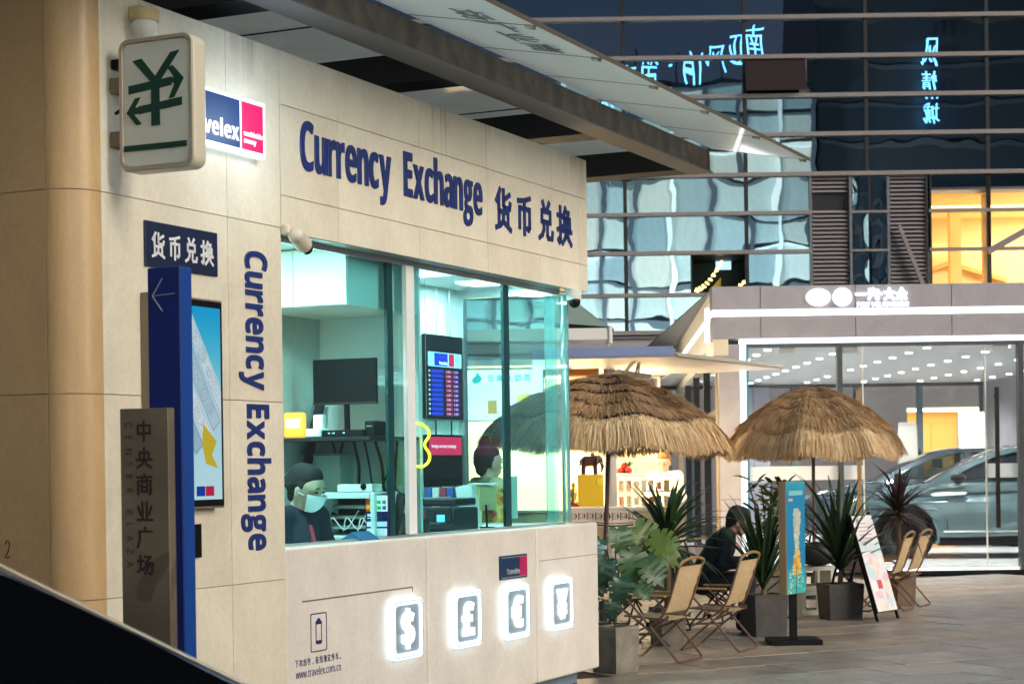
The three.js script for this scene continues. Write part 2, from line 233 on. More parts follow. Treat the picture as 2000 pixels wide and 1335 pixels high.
// ---------------------------------------------------------------- signs on the kiosk
{
  const t = thing('fascia_lettering', 'large raised dark blue words Currency Exchange across the fascia over the window', 'lettering', K(1.685, 3.112, .001), KA);
  latin(t, 'Currency', font, .186, .985, .007, M.navy, 'letter'); const a = t.children.length;
  const t2 = new THREE.Group(); latin(t2, 'Exchange', font, .186, 1.03, .007, M.navy, 'letter'); for (const c of [...t2.children]) { c.geometry.translate(1.14, 0, 0); t.add(c); }
  const h = thing('fascia_characters', 'four raised dark blue Chinese characters at the right end of the fascia', 'lettering', K(0, 3.19, .001), KA);
  '货币兑换'.split('').forEach((c, i) => mesh('character', hanGeo(c, .25, .262, .033, .007).translate([4.165, 4.49, 4.835, 5.145][i], 0, 0), M.navy, h));
  const v = thing('vertical_lettering', 'raised blue words Currency Exchange running down the cream wall left of the window', 'lettering', K(1.148, 2.635, .001), KA);
  latin(v, 'Currency', font, .142, .70, .006, M.navy, 'letter', true);
  const v2 = new THREE.Group(); latin(v2, 'Exchange', font, .142, .735, .006, M.navy, 'letter', true); for (const c of [...v2.children]) { c.geometry.translate(0, -.77, 0); v.add(c); }
}
{ // dark plate with white characters above the display
  const t = thing('wall_sign', 'dark blue wall plate with four white Chinese characters above the display', 'sign', K(.60, 2.582, .001), KA);
  mesh('plate', box(.585, .212, .012, 0, 0, .006, .003), M.deepnavy, t);
  '货币兑换'.split('').forEach((c, i) => mesh('character', hanGeo(c, .105, .115, .013, .003).translate(-.198 + i * .132, .0, .0122), M.white, t));
}
{ // yen light box on brackets
  const t = thing('exchange_sign_box', 'cream box sign with dark green yen and arrows symbol sticking out from wall', 'sign', K(.05, 0, 0), KA);
  const face = (s, d, x) => extr(s, d, Math.min(.012, d * .3), 10).rotateY(-PI / 2).translate(x, 3.156, .268);
  mesh('case', face(rrect(.392, .588, .05), .098, .102), std([.66, .60, .47], .35), t);
  const rim = rrect(.392, .588, .05); rim.holes.push(rrect(.352, .548, .036)); mesh('rim', face(rim, .014, .006), std([.50, .43, .32], .3, { metalness: .3 }), t);
  mesh('front_panel', face(rrect(.348, .544, .035), .006, .0032), std([.68, .67, .58], .25), t);
  const Y = (pts) => extr(poly(pts.map(([x, y]) => [(x - .5) * .29, (.5 - y) * .32])), .003).rotateY(-PI / 2).translate(-.0032, 3.21, .268);
  const sym = [Y([[.08, .06], [.25, .04], [.5, .30], [.78, .0], [.95, -.02], [.60, .36], [.60, .38], [.42, .38]]), // arms
    Y([[.42, .38], [.575, .38], [.575, .98], [.42, .98]]), Y([[0, .40], [.419, .365], [.419, .48], [0, .515]]), Y([[.576, .355], [.80, .335], [.80, .45], [.576, .472]]),
    Y([[.72, .20], [.82, .18], [1.02, .37], [.84, .62], [.74, .63], [.85, .44], [.801, .41], [.801, .36], [.84, .34]]),
    Y([[.576, .66], [.98, .625], [.98, .735], [.576, .77]]), Y([[.18, .695], [.419, .675], [.419, .785], [.18, .805]]),
    Y([[.22, .57], [.12, .58], [-.04, .775], [.14, .95], [.24, .94], [.10, .80], [.179, .795], [.179, .705], [.12, .71]])];
  mesh('symbol', sym, M.green, t);
  mesh('stripe', extr(rrect(.335, .026, .001), .003).rotateY(-PI / 2).translate(-.0032, 2.965, .262), M.green, t);
  for (const y of [3.26, 3.02]) mesh('bracket', span(.02, .10, y - .035, y + .035, .0, .078, .006), std([.20, .15, .10], .5), t);
  mesh('junction_box', [span(.03, .08, 3.335, 3.38, .0, .05, .006), rod(V(.05, 3.335, .03), V(.05, 3.3, .05), .006)], M.black, t);
  mesh('cable', tube([[.05, 3.14, .01], [.05, 3.155, .05], [.05, 3.13, .074]], .008), M.rubber, t);
}
{ // lit logo sign: the box sign hides its left half
  const t = thing('logo_sign', 'glowing white edged logo sign with navy and crimson squares behind the yen sign', 'sign', K(.955, 3.235, .0), KA);
  mesh('light_case', box(.62, .28, .05, 0, 0, .035, .01), glow([.70, .86, 1], .75), t);
  mesh('navy_panel', box(.36, .235, .006, -.11, 0, .0625, .002), glow([.006, .03, .12], .5), t);
  mesh('crimson_panel', box(.19, .235, .006, .185, 0, .0625, .002), glow([.50, .006, .08], .5), t);
  const wt = glow([.95, .97, 1], .6);
  const a = new TextGeometry('Travelex', { font, size: .085, depth: .004 }); a.computeBoundingBox(); a.translate(.055 - a.boundingBox.max.x, -.085, .0656); mesh('name', a, wt, t);
  mesh('small_print', [new TextGeometry('worldwide', { font, size: .024, depth: .003 }).translate(.1, -.05, .0656), new TextGeometry('money', { font, size: .024, depth: .003 }).translate(.1, -.085, .0656)], wt, t);
  pointLight([.6, .8, 1], .22, K(1.1, 3.235, .35), 6);
}
{ // lit currency plaques along the counter
  const G = 'lit currency plaques on the counter', names = ['dollar', 'pound', 'euro', 'yen'];
  [['$', 2.745, .612], ['£', 3.522, .608], ['€', 4.24, .598], ['¥', 4.955, .598]].forEach(([ch, u, v], i) => {
    const t = thing('currency_plaque', `glowing white rounded plaque with a ${names[i]} symbol on the counter front`, 'lit sign', K(u, v, .002), KA, G);
    mesh('back_plate', extr(rrect(.33, .29, .03), .012).translate(0, 0, .012), std([.26, .32, .37], .4), t);
    const ring = rrect(.365, .345, .05); ring.holes.push(rrect(.305, .275, .03)); mesh('light_ring', extr(ring, .038, .006), glow([.64, .86, 1], .95), t);
    const groove = rrect(.345, .322, .042); groove.holes.push(rrect(.335, .312, .04)); mesh('groove', extr(groove, .0025).translate(0, 0, .0382), std([.20, .24, .30], .4), t);
    const g = new TextGeometry(ch, { font, size: .185, depth: .014, curveSegments: 6, bevelEnabled: true, bevelThickness: .003, bevelSize: .006, bevelSegments: 1 }); g.computeBoundingBox(); const b = g.boundingBox;
    g.translate(-(b.max.x + b.min.x) / 2, -(b.max.y + b.min.y) / 2, .025); g.scale(1.08, 1.05, 1); mesh('symbol', g, glow([.8, .94, 1], .95), t);
    areaLight([.75, .9, 1], .4, .36, .34, K(u, v, .09), K(u, v, 3));
  });
}
{ const t = thing('name_plate', 'small dark blue and pink plate on the counter above the euro plaque', 'plate', K(4.236, .887, .0005), KA);
  mesh('plate', box(.41, .155, .012, 0, 0, .007, .008), std([.008, .035, .09], .35), t); mesh('pink_panel', box(.11, .125, .003, .135, 0, .0145), std([.45, .012, .10], .4), t);
  mesh('line', [box(.385, .004, .002, 0, .064, .0142), box(.385, .004, .002, 0, -.064, .0142)], M.grey, t);
  const a = new TextGeometry('Travelex', { font, size: .036, depth: .002 }).translate(-.115, -.045, .0132); mesh('name', a, std([.4, .42, .45], .5), t); }
{ const t = thing('phone_notice', 'dark blue phone outline with two lines of small print on the counter', 'print', K(1.81, .67, .0002), KA);
  const o = rrect(.165, .205, .012); o.holes.push(rrect(.153, .193, .008)); mesh('outline', extr(o, .002), M.ink, t);
  const p = rrect(.062, .125, .012); p.holes.push(rrect(.050, .085, .002)); mesh('phone', [extr(p, .002), box(.03, .012, .002, 0, .068, .001)], M.ink, t);
  const chars = [...'下次出行，在线预定外币。'].map((c, i) => hanGeo(c, .032, .038, .0042, .0015).translate(-.225 + i * .041, -.145, 0)); mesh('characters', chars, M.ink, t);
  const w = new TextGeometry('www.travelex.com.cn', { font: fontR, size: .038, depth: .0015 }); w.computeBoundingBox(); w.scale(.46 / w.boundingBox.max.x, 1.1, 1).translate(-.235, -.225, 0); mesh('web_address', w, M.ink, t); }
{ // portrait display
  const t = thing('display_screen', 'tall black framed display showing a pale blue banknote picture on the wall', 'display', K(.562, 1.854, .001), KA); t.scale.x = .95;
  mesh('housing', box(.606, .998, .06, 0, 0, .03, .006), std([.22, .17, .12], .5), t); mesh('bezel', box(.585, .978, .006, 0, 0, .063, .002), M.black, t);
  const pic = canvasTex(512, 860, (c, w, h) => { const g = c.createLinearGradient(0, 0, 0, h); g.addColorStop(0, '#0aa0d8'); g.addColorStop(.18, '#39b9dc'); g.addColorStop(.5, '#a9d9e6'); g.addColorStop(1, '#bfe6ee'); c.fillStyle = g; c.fillRect(0, 0, w, h);
    const R = rng(8); c.save(); c.translate(360, 300); c.rotate(.95); for (let i = 0; i < 4; i++) { c.fillStyle = ['#cfe4ea', '#b4cfdc', '#dceaf0', '#9dbccf'][i]; c.fillRect(-260, i * 90 - 90, 520, 84); c.strokeStyle = '#6d93ad'; c.lineWidth = 3; c.strokeRect(-250, i * 90 - 82, 500, 68); for (let k = 0; k < 60; k++) { c.strokeStyle = 'rgba(60,110,140,.35)'; c.lineWidth = 1; c.beginPath(); c.arc(-200 + R() * 400, i * 90 - 48, 8 + R() * 24, 0, 6.3); c.stroke(); } } c.restore();
    c.fillStyle = '#c9b428'; c.beginPath(); c.moveTo(360, 520); c.lineTo(470, 600); c.lineTo(430, 660); c.lineTo(480, 720); c.lineTo(380, 700); c.lineTo(350, 610); c.fill();
    c.fillStyle = '#1437a0'; c.fillRect(300, 800, 70, 44); c.fillStyle = '#c01848'; c.fillRect(374, 800, 70, 44); c.fillStyle = '#123a9a'; c.font = 'bold 30px sans-serif'; for (let i = 0; i < 9; i++) c.fillRect(24, 60 + i * 34, 18, 22); });
  mesh('screen', plane(.545, .915, 0, 0, .0675), new THREE.MeshStandardMaterial({ color: 0x050505, emissive: 0xffffff, emissiveMap: pic, emissiveIntensity: .32, roughness: .2 }), t);
  areaLight([.5, .85, 1], .3, .54, .9, K(.562, 1.854, .09), K(.562, 1.854, 3));
}
solo('door_bell_plate', [box(.05, .16, .012, 0, 0, .006, .003)], M.black, 'small black plate on the cream wall just below the display', 'plate').position.copy(K(.70, 1.20, .001)), scene.children.at(-1).rotation.y = KA;
{ const t = thing('wall_camera', 'beige hooded security camera at the left top corner of the window', 'camera', K(1.555, 2.72, 0), KA);
  mesh('housing', [new THREE.CapsuleGeometry(.045, .075, 6, 16).rotateZ(PI / 2 - .5).translate(.01, .0, .07), box(.09, .06, .05, -.03, .05, .025, .02)], std([.60, .52, .40], .4), t);
  mesh('lens', cyl(.028, .028, .012, 0, 0, 0).rotateZ(PI / 2 - .5).translate(.082, -.042, .07), M.black, t); mesh('bracket', rod(V(-.03, .05, .02), V(-.01, .02, .07), .018), std([.55, .47, .35], .4), t); }
{ const t = thing('dome_camera', 'white turret security camera with black eye under the fascia end', 'camera', K(5.30, 2.72, -.02), KA);
  mesh('base', [cyl(.055, .06, .05, 0, .02, .02), cyl(.05, .055, .03, 0, -.018, .02)], M.offwhite, t); mesh('eyeball', new THREE.SphereGeometry(.042, 20, 14).translate(-.01, -.045, .03), M.black, t); }
{ const t = thing('wall_lamp', 'round rusty white fitting on the wall above the yen sign', 'fitting', K(.24, 3.60, 0), KA);
  mesh('dome', new THREE.SphereGeometry(.062, 20, 14).translate(0, -.05, .075), std([.62, .60, .58], .35), t);
  mesh('collar', [cyl(.064, .066, .05, 0, .0, .075), box(.05, .06, .08, 0, .02, .03, .01)], std([.55, .42, .22], .6), t); }
solo('wall_scribble', [tube([[0, .06, 0], [.012, .075, 0], [.024, .06, 0], [.012, .02, 0], [-.002, 0, 0], [.026, .002, 0]], .0022, 30, 5)], M.black, 'small handwritten mark like a 2 low on the end wall', 'mark').position.copy(K(-.172, 1.16, -.42)), scene.children.at(-1).rotation.y = KA - PI / 2;
{ // blue pylon with arrow
  const t = thing('direction_pylon', 'tall narrow blue direction pylon with a thin white arrow', 'sign', at(318, 520, 7.4).setY(0), KA);
  mesh('column', box(.08, 2.33, .152, .04, 1.165, 0, .004), std([.006, .022, .17], .35), t);
  mesh('edge_strip', box(.074, 2.325, .003, .04, 1.1645, .0775, .001), std([.008, .06, .30], .3), t);
  const A = (a, b) => bar(V(-.001, a[1], a[0]), V(-.001, b[1], b[0]), .004, .003); mesh('arrow', [A([-.05, 2.22], [.052, 2.225]), A([-.052, 2.219], [-.005, 2.285]).translate(-.0007, 0, 0), A([-.052, 2.221], [-.005, 2.158]).translate(-.0014, 0, 0)], M.grey, t);
  mesh('base_plate', box(.2, .02, .26, .04, .01, 0), M.dark, t);
}
{ // brushed metal post with vertical lettering
  const t = thing('plaza_name_post', 'brushed metal name post with vertical dark lettering in front of the blue pylon', 'sign', at(280, 797, 6.5).setY(0), KA + .1);
  const brush = tex(256, 256, (x, y) => { const k = .86 + .30 * fbm(x, y, 2, 14, 3) + .05 * fbm(x * .3, y, 70, 4, 2) - (fbm(x, y, 5, 33) > .28 ? .12 : 0); return [clampB(150 * k), clampB(138 * k), clampB(120 * k)]; });
  mesh('post', box(.045, 1.75, .188, .0225, .875, 0, .003), std([1, .94, .84], .4, { metalness: .3, map: brush }), t);
  const dk = std([.03, .022, .016], .6);
  '中央商业广场'.split('').forEach((c, i) => mesh('character', hanGeo(c, .064, .072, .0085, .002).rotateY(-PI / 2).translate(0, 1.672 - i * .0915, .0), dk, t));
  'CENTERPLAZA'.split('').forEach((c, i) => { const g = new TextGeometry(c, { font: fontR, size: .026, depth: .002 }); mesh('letter', g.rotateZ(-PI / 2).rotateY(-PI / 2).translate(0, 1.705 - i * .045 - (i > 5 ? .03 : 0), -.072), dk, t); });
}

// ---------------------------------------------------------------- canopy over the kiosk
{
  const t = thing('glass_canopy', 'steel and frosted glass canopy reaching out over the kiosk', 'canopy', KO, KA);
  const rust = std([.24, .21, .18], .55, { map: mottle([205, 190, 175], .5, 7, .15, 40, 256) }), blk = std([.020, .019, .02], .55);
  mesh('main_beam', span(-3, 7.45, 3.85, 4.02, .19, .27, .004), rust, t);
  mesh('lower_flange', span(-3, 7.44, 3.838, 3.849, .10, .30), std([.20, .19, .19], .5), t);
  for (const u of [-1.1, 1.15, 3.3, 5.45, 7.3]) mesh('cross_beam', [span(u - .09, u + .09, 3.855, 4.03, -3.9, .185), span(u - .13, u + .13, 3.843, 3.854, -3.9, .095)], blk, t);
  const gm = new THREE.MeshPhysicalMaterial({ color: lin(.86, .95, .95), roughness: 1, transmission: .75, thickness: 0, clearcoat: 1, clearcoatRoughness: .04 }), gi = new THREE.MeshPhysicalMaterial({ color: lin(.86, .93, .93), roughness: 1, transmission: .75, thickness: 0, map: grime, clearcoat: 1, clearcoatRoughness: .08 });
  const sl = Math.atan2(.155, .8), edges = [-2.6, -1.6, -.6, .4, 1.4, 2.4, 3.32, 4.25, 5.2, 6.32, 7.5];
  for (let i = 0; i + 1 < edges.length; i++) { const a = edges[i], b = edges[i + 1];
    const p = mesh('outer_pane', box(b - a - .012, .012, .81, (a + b) / 2, 0, .405, .002).rotateX(sl).translate(0, 4.045, .272), gm, t);
    mesh('pane_joint', box(.011, .014, .80, b, 0, .405).rotateX(sl).translate(0, 4.045, .272), blk, t);
    mesh('inner_pane', span(a + .006, b - .006, 4.042, 4.054, -3.9, .185), gi, t); mesh('pane_joint', span(b - .005, b + .005, 4.036, 4.056, -3.9, .18), blk, t); }
  mesh('pane_edge', box(10.1, .022, .012, 2.45, 0, .818).rotateX(sl).translate(0, 4.045, .272), std([.10, .09, .06], .5), t);
  mesh('clamp', edges.slice(5).map((e) => box(.05, .03, .05, e, -.01, .76, .008).rotateX(sl).translate(0, 4.045, .272)), M.steel, t);
  const film = std([.20, .26, .30], .5);
  mesh('film_lettering', ['场', '广', '业', '商'].map((c, i) => hanGeo(c, .26, .2, .028, .003).rotateX(PI / 2).rotateX(sl).translate(2.15 + i * .30, 3.925, .80)), film, t);
}
// ---------------------------------------------------------------- things inside the kiosk
const KF = KA - PI / 2; // a thing turned so looks along the kiosk towards the camera: x -> out of the front, z -> towards the camera
const inK = (name, label, cat, u, v, n, group, turn = 0) => thing(name, label, cat, K(u, v, n), KF + turn, group);
{ const t = inK('monitor', 'black flat monitor on its stand on the kiosk shelf', 'monitor', 3.02, 1.722, -.52);
  mesh('screen', box(.44, .275, .022, 0, .335, 0, .006), M.black, t); mesh('bezel', [box(.436, .012, .004, 0, .205, .0125), box(.05, .006, .003, 0, .204, .015)], M.dark, t);
  mesh('stand', [rod(V(0, .01, -.02), V(0, .2, -.015), .018), box(.2, .012, .15, 0, .006, -.01, .005)], M.black, t); }
{ const t = inK('orange_sign', 'small glowing orange sign with white middle at the left end of the shelf', 'lit sign', 2.80, 1.723, -.74);
  mesh('case', box(.135, .15, .05, 0, .075, 0, .015), glow([1, .22, .02], 1.6), t); mesh('white_panel', box(.09, .05, .006, 0, .085, .027, .002), glow([1, .9, .8], 2.4), t); pointLight([1, .45, .15], .12, K(2.74, 1.82, -.70), 2); }
{ const t = inK('note_counter', 'white banknote counter with bright display on the kiosk shelf', 'machine', 2.83, 1.723, -.60);
  mesh('body', [box(.10, .05, .12, 0, .025, 0, .01), box(.07, .09, .05, -.005, .09, -.03, .012)], M.white, t); mesh('display', box(.05, .05, .004, -.005, .095, -.003), glow([.6, .9, 1], 1.2), t); }
{ const t = inK('router', 'flat black router on the kiosk shelf under the monitor', 'router', 2.86, 1.723, -.42); mesh('case', box(.30, .04, .14, 0, .02, 0, .006), M.black, t); mesh('lights', [-.08, -.05, .02].map((x) => box(.012, .005, .003, x, .022, .071)), glow([.3, .8, 1], 1.5), t); }
{ const t = inK('card_reader', 'black box with cable at the right of the kiosk shelf', 'machine', 2.9, 1.723, -.25); mesh('case', box(.07, .09, .14, 0, .045, 0, .008), M.black, t); mesh('slot', box(.04, .006, .003, 0, .06, .072), M.grey, t); }
{ const R = rng(31); for (let i = 0; i < 7; i++) { const n0 = -.72 + i * .075, v1 = 1.18 + R() * .25; solo('hanging_cable', tube([[3.2, 1.70, n0], [3.22, 1.55, n0 + (R() - .5) * .1], [3.24, 1.4, n0 + (R() - .5) * .14], [3.25, v1, n0 + (R() - .3) * .22]].map((p) => K(...p)), .006 + R() * .004, 24, 5), M.rubber, ['leftmost', 'second', 'third', 'fourth', 'fifth', 'sixth', 'rightmost'][i] + ' of the black cables hanging under the kiosk shelf', 'cable', 'cables under the shelf'); } }
solo('cable_bundle', tube([[3.3, 1.95, -.86], [3.1, 1.62, -.83], [2.95, 1.42, -.75], [2.98, 1.26, -.62], [3.05, 1.20, -.5]].map((p) => K(...p)), .03, 30, 8), M.rubber, 'thick dark bundle of cables behind the clerk', 'cable');
solo('grey_cabinet', [span(-.14, .14, 0, .42, -.1, .1, .008), span(-.14, .14, .425, .43, -.1, .1)], std([.36, .42, .36], .5), 'pale grey green cabinet on the wall behind the clerk', 'cabinet').position.copy(K(3.2, 1.2, -.75)), scene.children.at(-1).rotation.y = KF;
{ const t = inK('banknote_machine', 'white framed machine with open dark front on the kiosk desk', 'machine', 2.92, 1.127, -.41);
  mesh('frame', [box(.045, .27, .3, -.21, .135, 0, .01), box(.03, .27, .3, .205, .135, 0, .01), box(.375, .035, .3, -.0, .25, 0, .006), box(.375, .012, .3, 0, .008, 0)], std([.72, .76, .74], .4), t);
  mesh('rear', box(.37, .21, .01, 0, .125, -.13), M.dark, t); mesh('roller', [-.12, -.02, .08].map((y, i) => rod(V(-.18, .06 + i * .06, -.02 - i * .02), V(.18, .06 + i * .06, -.02), .012)), M.steel, t);
  mesh('wire', [0, 1, 2].map((i) => tube([[-.15 + i * .1, .04, .05], [-.1 + i * .1, .12, .09], [-.02 + i * .09, .05, .08], [.04 + i * .06, .16, .02]], .004, 20, 5)), M.white, t); mesh('screw', cyl(.008, .008, .006, 0, 0, 0).rotateX(PI / 2).translate(-.21, .12, .152), M.dark, t); }
{ const t = inK('receipt_box', 'long pale box with round lens lying on the white framed machine', 'machine', 2.95, 1.398, -.39); mesh('case', box(.24, .045, .12, 0, .0225, 0, .005), M.offwhite, t); mesh('lens', new THREE.SphereGeometry(.02, 14, 10).translate(.06, .03, .058), M.black, t); }
{ const t = inK('tilted_screen', 'dark counter screen leaning back beside the colourful notice', 'monitor', 2.98, 1.127, -.24); mesh('panel', box(.17, .27, .014, 0, .13, 0, .005).rotateX(-.25).rotateZ(-.12), M.black, t); mesh('foot', box(.14, .012, .12, 0, .006, -.02, .004), M.dark, t); }
{ const t = inK('counter_notice', 'upright notice with coloured squares over a navy half behind the glass', 'notice', 2.80, 1.127, -.19);
  const pic = canvasTex(256, 420, (c) => { c.fillStyle = '#f4f2ea'; c.fillRect(0, 0, 256, 160); c.fillStyle = '#e33a20'; c.fillRect(0, 0, 50, 160); c.fillStyle = '#f6b81a'; c.fillRect(8, 96, 48, 40); const q = ['#3b62b8', '#2fa84a', '#2b7cc4', '#e0b020', '#2e9c48', '#1c4fa0']; for (let i = 0; i < 6; i++) { c.fillStyle = q[i]; c.fillRect(78 + (i % 3) * 58, 50 + Math.floor(i / 3) * 56, 42, 36); } c.fillStyle = '#0d1a52'; c.fillRect(0, 160, 256, 260); c.fillStyle = '#dfe4ef'; c.fillRect(16, 185, 90, 26); c.fillRect(16, 222, 120, 10); c.fillRect(10, 262, 236, 50); c.fillRect(10, 330, 236, 76); });
  mesh('board', box(.150, .25, .008, 0, .128, -.002, .002), M.navy, t); mesh('print', plane(.146, .243, 0, .128, .0045), std([1, 1, 1], .4, { map: pic }), t); mesh('foot', box(.14, .006, .08, 0, .003, 0), M.dark, t); }
{ const t = inK('money_house', 'small pale house shaped box with red label on the counter', 'box', 3.14, 1.127, -.22);
  mesh('house', [extr(poly([[-.075, 0], [.075, 0], [.075, .10], [.09, .11], [0, .16], [-.09, .11], [-.075, .10]]), .1, .004).translate(0, 0, -.05)], std([.58, .62, .44], .5), t); mesh('label', box(.05, .02, .003, .0, .085, .0515), std([.5, .03, .02], .5), t); mesh('door', box(.045, .055, .003, .0, .03, .0515), M.offwhite, t);
  mesh('side_case', box(.05, .11, .08, -.11, .055, -.02, .006), M.greyDark, t); }
{ const t = inK('printer', 'black office printer with small blue screen on the kiosk desk', 'printer', 4.05, 1.127, -.46);
  mesh('body', [box(.46, .15, .34, 0, .075, 0, .015), box(.44, .05, .3, 0, .185, -.01, .015)], std([.018, .022, .03], .35), t); mesh('tray', [box(.34, .008, .16, 0, .055, .20), box(.38, .012, .02, 0, .15, .175)], M.greyDark, t);
  mesh('control_panel', box(.13, .10, .02, .14, .09, .182, .006).rotateX(-.1), M.dark, t); mesh('panel_screen', box(.055, .045, .003, .145, .085, .205), glow([.15, .6, .9], 1), t); mesh('paper', box(.22, .004, .24, -.05, .213, 0).rotateZ(.04), M.white, t); }
{ const t = inK('price_sheets', 'two white printed sheets on a slanted holder behind the glass', 'notice', 4.30, 1.127, -.30);
  const pic = canvasTex(128, 256, (c) => { c.fillStyle = '#e6eeea'; c.fillRect(0, 0, 128, 256); c.fillStyle = '#b9c9c6'; for (let i = 0; i < 20; i++) c.fillRect(12, 16 + i * 11, 60 + (i * 37) % 44, 4); });
  mesh('sheet', box(.15, .30, .004, 0, .15, 0).rotateZ(.22).rotateX(-.15).translate(-.02, .0, 0), std([.95, .95, .95], .6, { map: pic }), t); mesh('stand', [rod(V(.09, .01, 0), V(.085, .16, 0), .007), cyl(.045, .05, .016, .09, .008, 0)], M.black, t); mesh('yellow_card', box(.12, .15, .004, .085, .2, -.03), std([.62, .56, .28], .6), t); mesh('tray', box(.2, .014, .05, .06, .295, -.02, .003), M.offwhite, t); }
{ const t = inK('desk_camera', 'white ball camera on a stalk beside the printer', 'camera', 4.0, 1.127, -.70); mesh('ball', new THREE.SphereGeometry(.035, 16, 12).translate(0, .28, 0), M.white, t); mesh('stalk', [rod(V(0, 0, 0), V(0, .26, 0), .008), cyl(.05, .05, .01, 0, .005, 0)], M.dark, t); }
{ // exchange rate board
  const t = thing('rate_board', 'tall dark exchange rate board with blue and red rows hanging in the kiosk', 'display', K(4.995, 2.168, -.86), KA);
  const pic = canvasTex(448, 464, (c) => { c.fillStyle = '#05080f'; c.fillRect(0, 0, 448, 464); c.fillStyle = '#8fd2ea'; c.fillRect(14, 92, 420, 82); c.fillStyle = '#1a2a9a'; c.fillRect(90, 96, 170, 74); c.fillStyle = '#c01440'; c.fillRect(272, 96, 70, 74); c.fillStyle = '#fff'; c.font = 'bold 26px sans-serif'; c.fillText('Travelex', 150, 162);
    const cc = ['US', 'EU', 'GB', 'JP', 'HK', 'AU', 'CA', 'TH', 'SG', 'KR']; for (let i = 0; i < 10; i++) { const y = 190 + i * 27; c.fillStyle = '#10238c'; c.fillRect(50, y, 150, 21); c.fillStyle = '#7a1238'; c.fillRect(232, y, 84, 21); c.fillStyle = '#3a1a5c'; c.fillRect(326, y, 78, 21); c.fillStyle = '#dfe8ff'; c.font = 'bold 17px monospace'; c.fillText(cc[i], 18, y + 17); c.fillStyle = '#7fb0ff'; c.fillText('· · · · · ·', 58, y + 16); c.fillStyle = '#ff9db5'; c.fillText(((i * 137 + 412) % 900 / 100 + .5).toFixed(3), 240, y + 16); c.fillText(((i * 151 + 387) % 900 / 100 + .4).toFixed(3), 334, y + 16); } });
  mesh('housing', box(.56, .585, .035, 0, 0, -.018, .006), M.black, t); mesh('screen', plane(.545, .565, 0, 0, .001), new THREE.MeshStandardMaterial({ color: 0x040404, emissive: 0xffffff, emissiveMap: pic, emissiveIntensity: 1.5, roughness: .3 }), t);
  mesh('wire', [-.1, .1].map((x) => rod(V(x, .29, -.01), V(x, .62, -.01), .004)), M.steel, t);
  const l = thing('led_ticker', 'black box with a lit crimson message strip under the rate board', 'display', K(4.985, 1.585, -.86), KA);
  mesh('housing', box(.53, .36, .04, 0, 0, -.02, .006), M.black, l); mesh('screen', canvasPlane(.5, .125, 0, .10, .002), new THREE.MeshStandardMaterial({ color: 0x040404, emissive: 0xffffff, emissiveMap: canvasTex(512, 128, (c) => { c.fillStyle = '#c8083c'; c.fillRect(0, 0, 512, 128); c.fillStyle = '#ffd0e0'; c.font = 'bold 30px sans-serif'; c.fillText('foreign currency exchange', 40, 76); }), emissiveIntensity: 1.1 }), l);
  mesh('wire', [-.12, .12].map((x) => rod(V(x, .18, -.01), V(x, .28, -.01), .006)).concat([rod(V(-.06, -.18, -.01), V(-.13, -.42, -.01), .006), rod(V(.16, -.18, -.01), V(.16, -.42, -.01), .006)]), M.dark, l);
}
function canvasPlane(w, h, x, y, z) { return plane(w, h, x, y, z); }
{ const t = inK('neon_three', 'yellow neon tube bent like a figure 3 behind the service window', 'neon', 3.345, 1.54, -.175, null, PI / 2); t.scale.x = 1.5; mesh('neon_tube', tube([[-.075, .255, 0], [-.02, .262, 0], [.045, .235, 0], [.06, .19, 0], [.02, .135, 0], [.06, .08, 0], [.055, .035, 0], [.005, .002, 0], [-.06, .004, 0]], .008, 60, 8), glow([1, .62, .02], 1.7), t); mesh('hanger', [rod(V(-.02, .262, -.003), V(-.02, 1.2, -.003), .0015), rod(V(.045, .235, -.003), V(.045, 1.2, -.003), .0015)], M.steel, t); }
{ const t = inK('document_pile', 'loose pile of pale papers and a blue folder inside the window sill', 'papers', 2.35, 1.101, -.25); for (let i = 0; i < 5; i++) mesh('sheet', box(.18, .002, .24, -.02 + i * .015, .002 + i * .0025, i * .01).rotateY(i * .35), M.white, t); mesh('folder', extr(poly([[-.09, 0], [.1, 0], [.01, .06]]), .2, .002).translate(.08, .016, -.3), std([.02, .12, .26], .5), t); }

